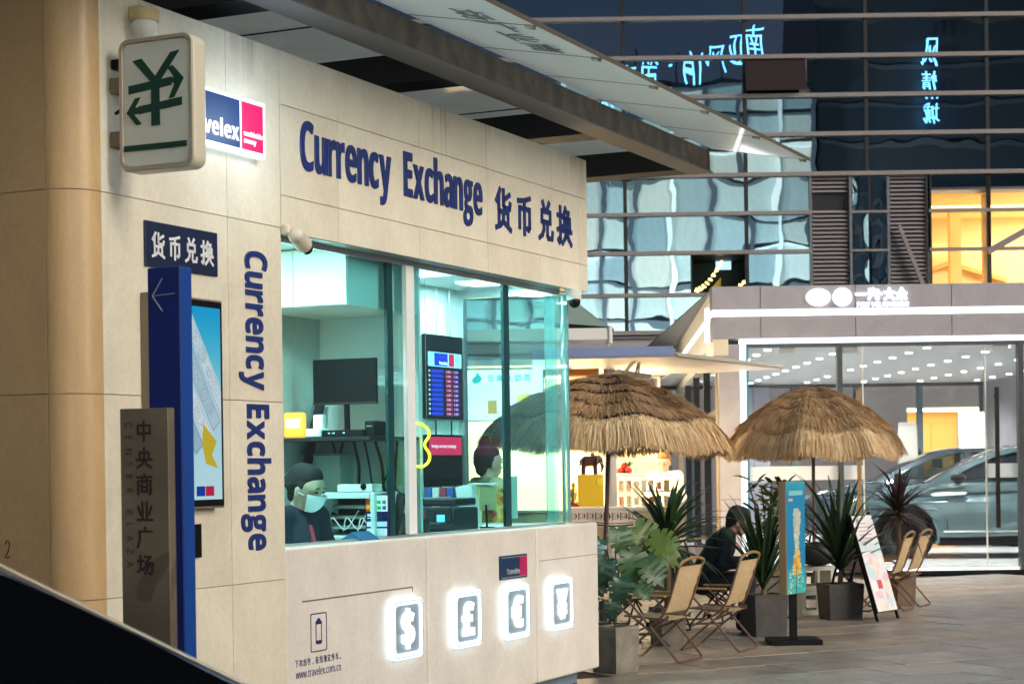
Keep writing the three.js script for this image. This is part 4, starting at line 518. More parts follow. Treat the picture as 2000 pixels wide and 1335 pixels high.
// ---------------------------------------------------------------- large glass office building at the back
const ZF = 48, fv = (y) => EYE + ZF * ((912 - y) / F - .00227), fx = (px) => at(px, 330, ZF).x;
{
  const t = thing('glass_office_building', 'large office building of dark mirror glass bands filling the background', 'building', V(0, 0, -ZF));
  const mirror = std([.34, .46, .51], .0, { metalness: 1 }), mirrorB = std([.27, .40, .48], .0, { metalness: 1 }), rail = std([.30, .27, .26], .42, { metalness: .5 }), mull = std([.012, .014, .016], .5);
  const lev = [4.88, 5.83, 6.89, 7.87, 8.84, 9.85, 10.83, 11.82, 12.82, 13.81, 14.8, 15.8, 16.8], X = []; for (let k = -4; k < 7; k++) X.push(fx(1220) + 3.07 * k);
  const R = rng(99);
  const PX = (parent, x0, x1, y0, y1, mat, amp = 1, name = 'window_pane') => { const w = x1 - x0 - .05, h = y1 - y0 - .09, nx = Math.ceil(w * 8), ny = Math.ceil(h * 10), g = new THREE.PlaneGeometry(w, h, nx, ny), p = g.attributes.position, s = R() * 50, bow = (.0018 + R() * .003) * (R() < .5 ? 1 : -1) * amp, tx = (R() - .5) * .005 * amp, ty = (R() - .5) * .005 * amp;
    for (let i = 0; i < p.count; i++) { const x = p.getX(i), y = p.getY(i), a = x / w * 2, b = y / h * 2; p.setZ(i, bow * (1 - a * a) * (1 - b * b * .6) + .0016 * amp * noise.noise(x * 1.3 + s, y * 1.7, s) + .0004 * amp * noise.noise(x * 5 + s, y * 4, s) + x * tx + y * ty); }
    g.computeVertexNormals(); g.translate((x0 + x1) / 2, (y0 + y1) / 2, 0); return mesh(name, g, mat, parent || t); };
  for (let r = 0; r + 1 < lev.length; r++) for (let k = 0; k + 1 < X.length; k++) { const y0 = lev[r], y1 = lev[r + 1]; let x0 = X[k], x1 = X[k + 1];
    if (r < 4) { if (x1 > fx(1800)) continue; if (Math.abs(x0 - fx(1452)) < .5) x1 = fx(1582); else if (x0 > fx(1600)) continue; }
    if (r === 1 && Math.abs(x0 - fx(1220)) < .5) { PX(null, x0, fx(1348), y0, y1, mirror, .45); continue; }
    if (r === 6 && Math.abs(x0 - fx(1452)) < .5) { const m = PX(null, fx(1577), x1, y0, y1, mirror); continue; }
    PX(null, x0, x1, y0, y1, R() < .5 ? mirror : mirrorB, r < 4 ? .42 : .28); }
  // narrow dark windows between the louvres
  for (let r = 0; r < 4; r++) for (const [a, b] of [[1663, 1697], [1699, 1733]]) if (r > 0) PX(null, fx(a), fx(b), lev[r], lev[r + 1], mirrorB, 1.2); else PX(null, fx(a), fx(b), lev[0], lev[1], mirrorB, 1.2);
  for (const y of lev) mesh('spandrel_rail', y > 4.9 && y < 8.7 ? [span(X[0], fx(1582), y - .05, y + .05, -.02, .10, .006), span(fx(1660), fx(1734), y - .03, y + .03, -.02, .08, .006), span(fx(1812), X.at(-1), y - .045, y + .045, -.02, .10, .006)] : span(X[0], X.at(-1), y - .055, y + .055, -.02, .12, .008), rail, t);
  X.forEach((x) => mesh('mullion', span(x - .045, x + .045, Math.abs(x - fx(1690)) < .8 ? 8.84 : 4.88, 16.8, -.06, .06), mull, t));
  for (const px of [1582, 1660, 1734, 1812]) mesh('mullion', span(fx(px) - .035, fx(px) + .035, 4.88, 8.80, -.05, .06), std([.20, .21, .22], .4, { metalness: .5 }), t);
  for (const [a, b] of [[1586, 1657], [1738, 1809]]) { const lv = mesh('louvre', span(fx(a), fx(b), 4.9, 8.78, -.12, -.10), M.dark, t); const sg = box(fx(b) - fx(a) - .01, .012, .11, 0, 0, 0).rotateX(.6), lm = std([.34, .31, .33], .5);
    for (let y = 4.95; y < 8.75; y += .105) { if (a < 1600 && y > 7.98 && y < 8.33) continue; const m = mesh('slat', sg, lm, lv); m.position.set((fx(a) + fx(b)) / 2, y, -.03); } }
  { const pn = PX(null, fx(1455), fx(1577), 10.83, 11.82, std([.055, .04, .04], .08, { metalness: .3 }), .5, 'open_window'); pn.geometry.translate(0, -11.78, 0); pn.rotation.x = -.32; pn.position.set(0, 11.78, .05); mesh('opening', span(fx(1455), fx(1577), 10.87, 11.78, -1.2, -1.15), M.black, t); }
  { const a = fx(1350), b = fx(1466); mesh('open_bay', [span(a, b, 5.85, 6.87, -2.1, -2.0), span(a, b, 6.84, 6.87, -2, -.03), span(a - .04, a, 5.85, 6.87, -2, -.03), span(b, b + .04, 5.85, 6.87, -2, -.03)], std([.01, .03, .035], .6), t); const bl = glow([1, .82, .2], 2.2), sb = new THREE.SphereGeometry(.028, 8, 6);
    const pts = []; for (let i = 0; i < 26; i++) { const f = i / 25; pts.push([a + .12 + (b - a) * .45 * f, 5.98 + .75 * f ** 1.7 + .05 * Math.sin(i * 2), -.5]); } for (let i = 0; i < 14; i++) { const f = i / 13; pts.push([a + (b - a) * (.70 + .28 * f), 5.93 + .34 * f + .03 * Math.sin(i * 2.3), -.5]); } mesh('string_lights', pts.map((p) => sb.clone().translate(...p)), bl, t); mesh('yellow_shade', extr(poly([[0, 0], [.36, .1], [.36, .42]]), .1).translate(a + .42, 5.9, -.7), std([.8, .55, .08], .6), t); mesh('monitor', box(.4, .22, .04, b - .55, 6.72, -1.5), glow([.5, .75, .9], .5), t); }
  // warm lit room behind the right hand windows
  { const x0 = fx(1814), x1 = X.at(-1), rm = std([.78, .64, .42], .7), room = mesh('lit_room', [span(x0, x1, 4.7, 4.86, -5, -.1), span(x0, x1, 8.32, 8.42, -5, -.1), span(x0, x1, 4.86, 8.32, -5.1, -5), span(x0 - .1, x0, 4.7, 8.42, -5.1, -.1), span(x1, x1 + .1, 4.7, 8.42, -5.1, -.1)], rm, t); const xs = [fx(1814), fx(1930), fx(1930) + 3.07, x1];
    for (let i = 0; i < 3; i++) { for (const [y0, y1] of [[4.9, 5.83], [5.83, 6.89], [6.89, 7.87], [7.87, 8.38]]) mesh('window_pane', box(xs[i + 1] - xs[i] - .05, y1 - y0 - .09, .012, (xs[i] + xs[i + 1]) / 2, (y0 + y1) / 2, 0), pane([.95, .93, .88]), t); PX(null, xs[i], xs[i + 1], 8.42, 8.84, std([.16, .26, .32], .05, { metalness: 1 })); mesh('mullion', span(xs[i] - .05, xs[i] + .05, 4.9, 8.8, -.05, .06), mull, t); }
    mesh('ceiling_strip', [span(x0 + .3, x1 - .3, 8.29, 8.315, -2.6, -2.45), span(x0 + .3, x1 - .3, 7.42, 7.46, -4.98, -4.9)], glow([1, .72, .36], 3), t); mesh('column', [span(x0 + 1.2, x0 + 1.5, 4.86, 8.32, -3.2, -2.9), span(fx(1925), fx(1925) + .14, 4.86, 8.32, -.5, -.3)], std([.75, .56, .30], .7), t);
    mesh('gable_beam', [bar(V(x0 + .2, 6.55, -4.9), V(x0 + 1.6, 7.05, -4.9), .12, .2), bar(V(x0 + 3.2, 6.55, -4.89), V(x0 + 1.6, 7.05, -4.89), .12, .2)], std([.62, .38, .14], .7), t); mesh('shelf_rack', [0, 1, 2, 3].map((i) => span(x0 + .1, x0 + 3.4, 4.95 + i * .42, 4.99 + i * .42, -4.6, -4.3)).concat([0, 1, 2, 3].map((i) => span(x0 + .1 + i * 1.1, x0 + .16 + i * 1.1, 4.87, 6.4, -4.61, -4.29))), M.wood, t); const rr = rng(7); mesh('red_goods', Array.from({ length: 16 }, (_, i) => box(.25 + rr() * .3, .26, .2, x0 + .35 + (i % 8) * .4, 5.14 + Math.floor(i / 8) * .42, -4.45)), std([.62, .06, .04], .6), t);
    mesh('brace', [bar(V(fx(1752), 7.5, .16), V(fx(1830), 4.9, .16), .09), bar(V(fx(1925), 6.8, .18), V(fx(2030), 7.55, .18), .16)], rail, t);
    areaLight([1, .80, .52], 7, 6, 2.6, V((x0 + x1) / 2, 8.28, -ZF - 2.5), V((x0 + x1) / 2, 0, -ZF - 2.5)); }
  mesh('upper_wall', [span(X[0], X.at(-1), 3.95, 4.82, -.4, -.02), span(X[0], X.at(-1), 4.82, 17, -6, -5.2)], std([.34, .32, .34], .6), t);
  mesh('parapet_line', [span(X[0], fx(1500), 4.38, 4.42, -.01, .03), span(X[0], fx(1500), 4.74, 4.80, -.01, .05)], std([.22, .21, .22], .6), t);
  mesh('ground_floor_wall', [span(X[0], fx(1766), 0, 3.94, -.4, -.02), span(fx(1966), X.at(-1), 0, 3.94, -.4, -.02), span(fx(1766), fx(1966), 2.9, 3.94, -.4, -.02)], std([.26, .24, .26], .6), t);
  // glowing yellow shop on the ground floor
  { const a = fx(1768), b = fx(1964); mesh('shop_room', [span(a, b, 0, .1, -4, -.05), span(a, b, 2.9, 3.0, -4, -.41), span(a, b, .1, 2.9, -4.1, -4), span(a - .1, a, 0, 3, -4, -.41), span(b, b + .1, 0, 3, -4, -.41)], std([.80, .58, .24], .7), t); mesh('shop_shelf', [span(a + .4, a + 2, 1.0, 1.06, -3.2, -2.6), span(a + .8, a + 1.5, 1.06, 1.5, -3.1, -2.8), span(a + .9, a + 1.0, .1, 1, -3, -2.9)], std([.55, .30, .05], .6), t); mesh('shop_box', Array.from({ length: 7 }, (_, i) => box(.34, .34 + (i % 3) * .1, .3, a + .35 + i * .36, .3 + (i % 2) * .9, -3.5)), std([.45, .24, .06], .6), t); mesh('shop_wall_panel', [0, 1, 2, 3].map((i) => span(a + .1 + i * .68, a + .72 + i * .68, 1.75, 2.6, -3.99, -3.95)), std([.62, .42, .16], .6), t); mesh('shop_light_strip', span(a, b, 2.80, 2.88, -.42, -.36), glow([1, .9, .7], 3), t); areaLight([1, .80, .50], 3.4, 2.2, 2.5, V((a + b) / 2, 2.85, -ZF - 2.2), V((a + b) / 2, 0, -ZF - 2.2));
    const s = thing('exit_sign', 'small green exit sign hanging in the yellow shop doorway', 'sign', V(fx(1905), 2.38, -ZF + .3)); mesh('panel', box(.42, .2, .05, 0, 0, 0, .01), glow([.05, .62, .30], 1), s); mesh('figure', [box(.06, .1, .004, -.02, 0, .027), box(.14, .02, .004, .07, 0, .0275)], glow([.9, 1, .9], 1), s); mesh('rod', rod(V(0, .1, 0), V(0, .5, 0), .01), M.steel, s); }
}
// ---------------------------------------------------------------- the block across the plaza that the glass mirrors, with its lit roof lettering
{
  const t = thing('stone_block_opposite', 'pale panelled stone block across the plaza seen mirrored in the glass', 'building', V(0, 0, 20)); const pm = [[.66, .66, .62], [.44, .50, .49], [.30, .36, .37], [.54, .53, .48]].map((c) => std(c, .6, { map: grime })), fin = std([.86, .85, .82], .5), R = rng(17);
  for (let c = 0; c < 10; c++) for (let r = 0; r < 12; r++) { const x = -3 + c * 2.17, y = r * 2.07; mesh('stone_panel', box(1.95, 1.87, .3, x + 1.085, y + 1.035, .15 + R() * .12), pm[Math.floor(R() * 4)], t); }
  for (let c = 0; c <= 10; c++) mesh('fin', span(-3 + c * 2.17 - .13, -3 + c * 2.17 + .13, 0, 24.9, -.3, .3), c % 3 ? std([.07, .08, .1], .5) : fin, t); for (let r = 0; r <= 12; r++) mesh('ledge', span(-3, 18.7, r * 2.07 - .09, r * 2.07 + .09, -.15, .3), r % 3 === 1 ? fin : std([.10, .11, .12], .5), t);
  mesh('core', span(-3, 18.7, 0, 24.8, .5, 12), M.greyDark, t);
  for (const x of [0, 8, 16]) { const l = thing('flood_lamp', (x === 0 ? 'left' : x === 8 ? 'middle' : 'right') + ' one of three floodlights washing the stone block opposite', 'lamp', V(x, 0, 5), 0, 'floodlights below the stone block'); mesh('post', cyl(.05, .05, .6, 0, .3, 0), M.dark, l); mesh('head', box(3.1, .9, .3, 0, 1, 0, .03), M.dark, l); mesh('lamp_face', box(3, .8, .02, 0, 1, .165), glow([1, .95, .86], 3), l); areaLight([.96, 1, .97], 760, 3, .8, V(x, 1, 5.2), V(x, 19, 20)); }
  const s = thing('roof_neon_lettering', 'glowing blue Chinese roof lettering seen mirrored high in the glass', 'neon', V(0, 0, 20)); const nb = glow([.22, .60, 1], 2.2);
  '南亚风情·第壹城'.split('').forEach((c, i) => mesh('character', hanGeo(c, 1.25, 2.1, .085, .1).rotateY(PI).translate(15.3 - i * 1.3, 27.3 - i * .42, -.3), nb, s)); mesh('support', [span(5, 16.3, 24.9, 25.1, -.2, 0), ...[5.5, 8, 10.5, 13, 15.8].map((x) => span(x - .05, x + .05, 24.9, 27, -.15, -.05))], M.dark, s);
  const s2 = thing('vertical_neon_lettering', 'small upright column of blue neon characters mirrored at the right', 'neon', V(0, 0, 22)); '风情城'.split('').forEach((c, i) => mesh('character', hanGeo(c, .9, 1.7, .08, .1).rotateY(PI).translate(26.4, 27.2 - i * 2.0, -.2), nb, s2));
  const d = thing('dark_tower_opposite', 'dark tower beside the stone block seen mirrored in the glass', 'building', V(0, 0, 23)); mesh('wall', span(19.5, 38, 0, 34, 0, 14), std([.03, .035, .045], .4), d); mesh('band', Array.from({ length: 12 }, (_, i) => span(19.5, 38, 3 + i * 2.6, 3.3 + i * 2.6, -.1, 0)), std([.06, .06, .07], .5), d);
}
// ---------------------------------------------------------------- cars
function makeCar(name, label, paint, glassM, rake = 0, H = 1) {
  const t = thing(name, label, 'car'), W = .93, belt = 1.08;
  const warp = (g, s = 1) => { const p = g.attributes.position; for (let i = 0; i < p.count; i++) { let x = p.getX(i), y = p.getY(i), z = p.getZ(i); const up = Math.max(0, Math.min(1, (y - .95) / .65)), e = Math.abs(x) / 2.33; z *= (1 - .24 * up ** 1.15) * (1 - .17 * e ** 5) * (1 + .025 * Math.sin(Math.max(0, Math.min(1, (y - .3) / .7)) * PI)); p.setXYZ(i, x, y * H, z); } g.computeVertexNormals(); return g; };
  const sub = (s, d) => { const g = new THREE.ExtrudeGeometry(s, { depth: d, bevelEnabled: true, bevelThickness: .035, bevelSize: .035, bevelOffset: -.035, bevelSegments: 3, curveSegments: 14, steps: 10 }); g.translate(0, 0, -d / 2); return g; };
  const lower = new THREE.Shape(); lower.moveTo(-2.22, .30); lower.quadraticCurveTo(-2.34, .42, -2.31, .62); lower.quadraticCurveTo(-2.28, .80, -2.02, .90); lower.quadraticCurveTo(-1.55, 1.03, -1.02, 1.09); lower.lineTo(.3, 1.105); lower.lineTo(1.7, 1.16); lower.quadraticCurveTo(2.18, 1.17, 2.24, 1.0); lower.quadraticCurveTo(2.33, .7, 2.27, .45); lower.lineTo(2.16, .32); lower.lineTo(1.85, .30); lower.absarc(1.42, .36, .435, -.13, PI + .13, false); lower.lineTo(-.94, .22); lower.absarc(-1.38, .36, .435, -.33, PI + .13, false); lower.closePath();
  mesh('body', warp(sub(lower, 2 * W - .07)), paint, t);
  const clad = new THREE.Shape(); clad.moveTo(-.9, .20); clad.lineTo(.95, .20); clad.lineTo(.93, .36); clad.lineTo(-.9, .33); clad.closePath(); mesh('sill', warp(sub(clad, 2 * W - .05)), M.black, t);
  mesh('sill_trim', [-1, 1].map((s) => warp(box(1.7, .025, .01, .02, .40, s * (W + .0)))), M.chrome, t);
  for (const [cx, nm] of [[-1.38, 'wheel'], [1.42, 'wheel']]) for (const s of [-1, 1]) { mesh('wheel_arch', [new THREE.TorusGeometry(.435, .03, 8, 30, PI + .3).rotateZ(-.15).translate(cx, .36, s * (W - .03)), cyl(.42, .42, .5, 0, 0, 0, 24).rotateX(PI / 2).translate(cx, .36, s * .6)].map((g) => g.scale(1, 1, 1)), M.black, t);
    const w = mesh(nm, new THREE.TorusGeometry(.275, .085, 12, 40).scale(1, 1, 1.35).translate(cx, .36, s * (W - .13)), M.rubber, t); mesh('rim', [cyl(.22, .22, .05, 0, 0, 0, 24).rotateX(PI / 2).translate(cx, .36, s * (W - .15))], M.dark, w); for (let i = 0; i < 5; i++) { const a = i / 5 * 2 * PI; mesh('spoke', bar(V(cx, .36, s * (W - .10)), V(cx + Math.cos(a) * .24, .36 + Math.sin(a) * .24, s * (W - .10)), .07, .025), M.steel, w); } }
  // greenhouse: side frames with window openings, roof skin, screens
  const G = [[-1.06 + rake, 1.07], [-.62 + rake * .55, 1.30], [-.16, 1.49], [.15, 1.565], [.6, 1.60], [1.1, 1.58], [1.6, 1.50], [2.0, 1.36], [2.2, 1.14]], crv = new THREE.SplineCurve(G.map(([x, y]) => new THREE.Vector2(x, y))), top = crv.getPoints(40);
  const frame = poly([...top.map((p) => [p.x, p.y]), [2.1, 1.08], [-.9 + rake, 1.05]]), win = (a) => poly(a);
  const w1 = [[-.72 + rake, 1.135], [-.42 + rake * .6, 1.30], [-.08, 1.44], [.2, 1.505], [.46, 1.535], [.46, 1.135]], w2 = [[.55, 1.135], [.55, 1.54], [1.05, 1.525], [1.45, 1.455], [1.72, 1.32], [1.80, 1.15]];
  for (const s of [-1, 1]) { const f = frame.clone(); f.holes = [new THREE.Path(w1.map(([x, y]) => new THREE.Vector2(x, y))), new THREE.Path(w2.map(([x, y]) => new THREE.Vector2(x, y)))]; const g = new THREE.ExtrudeGeometry(f, { depth: .05, bevelEnabled: false, curveSegments: 10 }).translate(0, 0, s * (W - .02) - .025); mesh('side_frame', warp(g), paint, t);
    for (const w of [w1, w2]) { mesh('side_window', warp(new THREE.ExtrudeGeometry(win(w), { depth: .008, bevelEnabled: false }).translate(0, 0, s * (W - .025) - .004)), glassM, t); const lp = [...w, w[0]].map(([x, y]) => V(x, y, s * (W + .008))); const cp = new THREE.CurvePath(); for (let i = 0; i + 1 < lp.length; i++) cp.add(new THREE.LineCurve3(lp[i], lp[i + 1])); mesh('window_trim', warp(new THREE.TubeGeometry(cp, 60, .011, 6)), M.black, t); }
    mesh('mirror', [new THREE.SphereGeometry(.1, 16, 12).scale(1.15, .72, .95).translate(-.62 + rake, 1.16 * H, s * 1.04), box(.1, .04, .16, -.62 + rake, 1.11 * H, s * .93, .015)], M.black, t); mesh('door_handle', [warp(box(.2, .022, .02, .32, .98, s * (W + .016), .006)), warp(box(.2, .022, .02, 1.25, 1.0, s * (W + .012), .006))], M.chrome, t); mesh('door_seam', [[-.78, .42], [.50, .42], [1.35, .86]].map(([x, y]) => warp(span(x - .005, x + .005, y, 1.07, s * (W + .014) - .004, s * (W + .014) + .004))), M.black, t);
    mesh('fender_trim', warp(extr(poly([[-1.02, .93], [-.98, .90], [-.52, .92], [-.48, .95], [-.52, .965], [-.95, .955]]), .02, .004).translate(0, 0, s * (W + .012) - .01)), M.chrome, t);
    mesh('headlight', warp(extr(poly([[-2.27, .72], [-2.0, .80], [-1.85, .87], [-2.2, .80]]), .12, .01).translate(0, 0, s * .72 - .06)), M.chrome, t); }
  const skin = (i0, i1, inset, lift) => { const p = [], ix = [], n = 12; for (let i = i0; i <= i1; i++) for (let j = 0; j <= n; j++) { const f = j / n * 2 - 1; p.push(top[i].x, top[i].y + lift + .035 * (1 - f * f), f * (W - inset)); } const m = n + 1; for (let i = 0; i < i1 - i0; i++) for (let j = 0; j < n; j++) { const a = i * m + j; ix.push(a, a + 1, a + m, a + 1, a + m + 1, a + m); } const g = new THREE.BufferGeometry(); g.setAttribute('position', new THREE.Float32BufferAttribute(p, 3)); g.setIndex(ix); return warp(g); };
  mesh('roof', skin(11, 32, .0, .0), paint, t); mesh('windscreen', skin(0, 11, .035, .0), glassM, t); mesh('rear_screen', skin(32, 40, .04, 0), glassM, t);
  for (const x of [-.1, .9]) for (const s of [-1, 1]) mesh('seat', [box(.14, .62, .42, x + .16, .96 * H, s * .36, .05).rotateZ(0), box(.10, .16, .24, x + .18, 1.36 * H, s * .36, .04)], M.greyDark, t);
  return t;
}
const zc = 28.5; // cars stand in the showroom
{ const g = new THREE.MeshPhysicalMaterial({ color: lin(.085, .145, .165), roughness: .24, metalness: .35, clearcoat: 1, clearcoatRoughness: .04 }), b = new THREE.MeshPhysicalMaterial({ color: lin(.035, .06, .085), roughness: .3, metalness: .4, clearcoat: 1, clearcoatRoughness: .04 });
  const c1 = makeCar('parked_car', 'grey blue electric car nearest the showroom glass', g, std([.015, .02, .025], .04), 0, 1.03); c1.position.copy(at(1943, 900, zc).setY(.09)); c1.rotation.y = -.15;
  const c2 = makeCar('parked_car', 'dark blue car standing behind the grey car in the showroom', b, pane([.55, .62, .64]), 0, 1.03); c2.position.copy(at(1822, 900, 32.4).setY(.09)); c2.rotation.y = -.12; }
// ---------------------------------------------------------------- showroom pavilion
{
  const ZP = 25.6, x = (px) => at(px, 800, ZP).x, t = thing('car_showroom', 'car showroom pavilion with grey fascia and white light strips', 'building', V(0, 0, -ZP)), XR = 9.6, DZ = 13;
  const lil = std([.37, .36, .41], .5, { map: grime }), dkf = std([.05, .055, .065], .35), led = glow([.88, .94, 1], 1.1);
  const cuts = [x(1393), x(1488), x(1674), x(1862), x(2050), x(2240), XR];
  for (let i = 0; i + 1 < cuts.length; i++) { mesh('fascia_panel', span(cuts[i] + .004, cuts[i + 1] - .004, 3.615, 3.93, -.3, 0, .006), lil, t); mesh('fascia_panel', span(cuts[i] + .004, cuts[i + 1] - .004, 3.222, 3.525, -.3, 0, .006), lil, t); }
  mesh('light_strip', span(x(1393), XR, 3.535, 3.605, -.2, .012, .008), led, t); mesh('light_strip', span(x(1448), XR, 3.155, 3.215, -.2, .012, .008), led, t); mesh('light_strip', span(x(1449), x(1458), .05, 3.15, -.2, .012, .008), led, t);
  areaLight([.92, .96, 1], 3.0, XR - x(1393), .07, V((x(1393) + XR) / 2, 3.57, -ZP + .05), V((x(1393) + XR) / 2, 3.57, 0)); areaLight([.92, .96, 1], 3.0, XR - x(1448), .06, V((x(1448) + XR) / 2, 3.185, -ZP + .05), V((x(1448) + XR) / 2, 1.5, 0));
  for (const [y0, y1] of [[0, 1.05], [1.054, 3.15]]) mesh('column_panel', span(x(1405), x(1447), y0, y1, -.35, -.02, .006), lil, t);
  mesh('roof', [span(x(1393) + .02, XR, 3.90, 3.92, -DZ, -.31), span(x(1393) + .02, XR, 3.20, 3.26, -.31, -.3)], M.greyDark, t);
  mesh('ceiling', span(x(1405), XR, 3.13, 3.15, -DZ, -.36), std([.62, .62, .63], .6), t);
  const dl = new THREE.CylinderGeometry(.05, .05, .02, 16), dm = glow([1, .98, .94], 4); for (let i = 0; i < 6; i++) for (let j = 0; j < 10; j++) { const m = mesh('downlight', dl, dm, t); m.position.set(x(1470) + .35 + i * 1.12 + 0, 3.122, -1.0 - j * 1.2); }
  for (let i = 0; i < 3; i++) for (let j = 0; j < 5; j++) { const l = new THREE.SpotLight(lin(1, .97, .94), 8.5, 0, 1.25, .6, 2); l.position.set(x(1470) + 1.2 + i * 2, 3.1, -ZP - 1.3 - j * 2.5); l.target.position.set(l.position.x, 0, l.position.z); l.castShadow = true; l.shadow.radius = 3; scene.add(l, l.target); }
  mesh('floor', span(x(1405), XR, 0, .085, -DZ, -.1), std([.62, .64, .64], .2), t); mesh('platform', span(x(1700), XR - .2, .086, .10, -6, -.6), std([.75, .78, .78], .18), t);
  mesh('sill_rail', span(x(1460), XR, .0, .05, -.09, .0), M.black, t); mesh('floor_light', span(x(1600), XR - .2, .055, .082, -.098, -.09), glow([.9, .98, 1], 1.2), t);
  const gl = pane([.95, .97, .97], { ior: 1.17 }); const gx = [1460, 1637, 1688, 1928, 1992, 2180, 2400].map(x); for (let i = 0; i + 1 < gx.length; i++) mesh('window_pane', span(gx[i] + .006, gx[i + 1] - .006, .052, 3.15, -.075, -.063), gl, t);
  for (const px of [1642, 1996]) mesh('mullion', span(x(px) - .035, x(px) + .035, .05, 3.15, -.14, .0), dkf, t); for (const px of [1688, 1928]) mesh('glass_joint', span(x(px) - .008, x(px) + .008, .052, 3.15, -.08, -.055), M.offwhite, t); mesh('head_rail', span(x(1460), XR, 3.10, 3.153, -.14, -.03), dkf, t); mesh('jamb', span(x(1459), x(1464), .05, 3.1, -.12, -.04), std([.05, .18, .22], .4), t);
  for (const px of [1540, 1664, 1960]) mesh('door_fitting', span(x(px) - .1, x(px) + .1, 3.02, 3.095, -.085, -.05), M.grey, t);
  mesh('frosted_band', span(x(1464), x(1686), 1.30, 1.49, -.062, -.059), new THREE.MeshPhysicalMaterial({ color: lin(.85, .86, .86), roughness: .6, transmission: .5, thickness: 0 }), t); mesh('frosted_band', span(x(1930), x(1990), 1.30, 1.49, -.062, -.059), new THREE.MeshPhysicalMaterial({ color: lin(.7, .74, .75), roughness: .6, transmission: .6, thickness: 0 }), t);
  for (const [px, y0, y1] of [[1676, .8, 2.52], [1946, .62, 2.52]]) mesh('door_pull', [span(x(px) - .03, x(px) + .03, y0, y1, .03, .06, .01), span(x(px) - .012, x(px) + .012, y0 + .1, y0 + .13, -.06, .03), span(x(px) - .012, x(px) + .012, y1 - .13, y1 - .1, -.06, .03)], px > 1900 ? std([.02, .015, .012], .25, { metalness: .6 }) : std([.28, .17, .08], .3, { metalness: .7 }), t);
  // back glazing and side walls
  for (let i = 0; i < 6; i++) { mesh('back_mullion', span(x(1460) + i * 1.28 - .06, x(1460) + i * 1.28 + .06, .09, 3.13, -DZ, -DZ + .1), std([.10, .16, .20], .4), t); mesh('back_pane', span(x(1460) + i * 1.28 + .065, x(1460) + (i + 1) * 1.28 - .065, .09, 3.1, -DZ + .04, -DZ + .052), gl, t); } mesh('back_head', span(x(1405), XR, 3.06, 3.128, -DZ, -DZ + .12), M.greyDark, t);
  mesh('grey_partition', [span(x(1560), x(1700), .09, 3.05, -DZ + .6, -DZ + .7), span(x(1700) + .004, x(1745), .09, 3.05, -DZ + .6, -DZ + .72)], std([.30, .29, .36], .5), t);
  mesh('side_wall', span(XR, XR + .2, 0, 3.93, -DZ, 0), lil, t);
  const warm = std([.74, .66, .52], .5), q = Math.atan2(.62, DZ), side = (g) => g.rotateY(-q).translate(x(1393) + .02, 0, -.02); // left flank runs back
  mesh('flank_fascia', [side(span(0, .2, 3.62, 3.93, -DZ, 0)), side(span(0, .2, 3.0, 3.53, -DZ, 0))], warm, t); mesh('flank_light_strip', side(span(-.012, .15, 3.535, 3.605, -DZ, -.02)), glow([1, .93, .82], 2.2), t); mesh('flank_lamp', side(span(-.05, -.001, 3.25, 3.72, -1.15, -1.0, .01)), glow([.95, .97, 1], 3), t);
  for (const z of [-.2, -3.2, -6.4, -9.6, -12.9]) mesh('flank_post', side(span(.03, .14, 0, 2.995, z - .08, z)), z < -3 && z > -10 ? M.dark : std([.55, .42, .24], .5), t); mesh('flank_pane', side(span(.08, .09, .1, 2.99, -12.8, -.3)), gl, t); mesh('flank_rail', side(span(.04, .13, 2.2, 2.28, -12.8, -.3)), std([.6, .48, .28], .5), t);
  areaLight([1, .88, .66], 4, 10, .3, V(x(1393) - .9, 3.0, -ZP - 5), V(x(1393) + 1, 3.5, -ZP - 5));
  // lit emblems and letters on the fascia
  const s = thing('showroom_sign', 'glowing white round emblems and Chinese letters on the showroom fascia', 'lit sign', V(0, 0, -ZP)), yv = 3.765, lw = glow([.88, .95, 1], .9), c1 = x(1601), c2 = x(1648);
  const disc = (rx, ry, cx) => { const e = new THREE.Shape(); e.absellipse(cx, yv, rx, ry, 0, PI * 2); return e; };
  mesh('oval_emblem', extr(disc(.165, .118, c1), .03, .004, 20).translate(0, 0, .004), lw, s); mesh('oval_marks', [[-.055, .03, .35], [.055, .03, -.35]].map(([dx, dy, a]) => box(.06, .014, .004, 0, 0, 0).rotateZ(a).translate(c1 + dx, yv + dy, .0355)), M.grey, s);
  mesh('round_emblem', extr(disc(.13, .125, c2), .03, .004, 24).translate(0, 0, .004), lw, s); const ln = (a, b) => bar(V(c2 + a[0], yv + a[1], .0355), V(c2 + b[0], yv + b[1], .0355), .011, .004); mesh('round_marks', [ln([-.06, .075], [-.028, -.0]), ln([.06, .075], [.028, .0]), ln([-.008, .08], [.008, .08]), ln([0, -.07], [0, -.085])], M.grey, s);
  [...'一汽·大众'].forEach((c, i) => mesh('character', hanGeo(c, i === 2 ? .07 : .135, .15, .034, .03).translate(x(1678) + .045 + [0, .17, .27, .385, .55][i], yv + .035, .004), lw, s)); mesh('small_letters', [...'FAW-VOLKSWAGEN'].map((c, i) => new TextGeometry(c, { font, size: .062, depth: .02, curveSegments: 3 }).translate(x(1676) + i * .0495, yv - .135, .004)), lw, s);
  areaLight([.85, .93, 1], 3, 1.4, .22, V(x(1676), yv, -ZP + .09), V(x(1676), yv, 0));
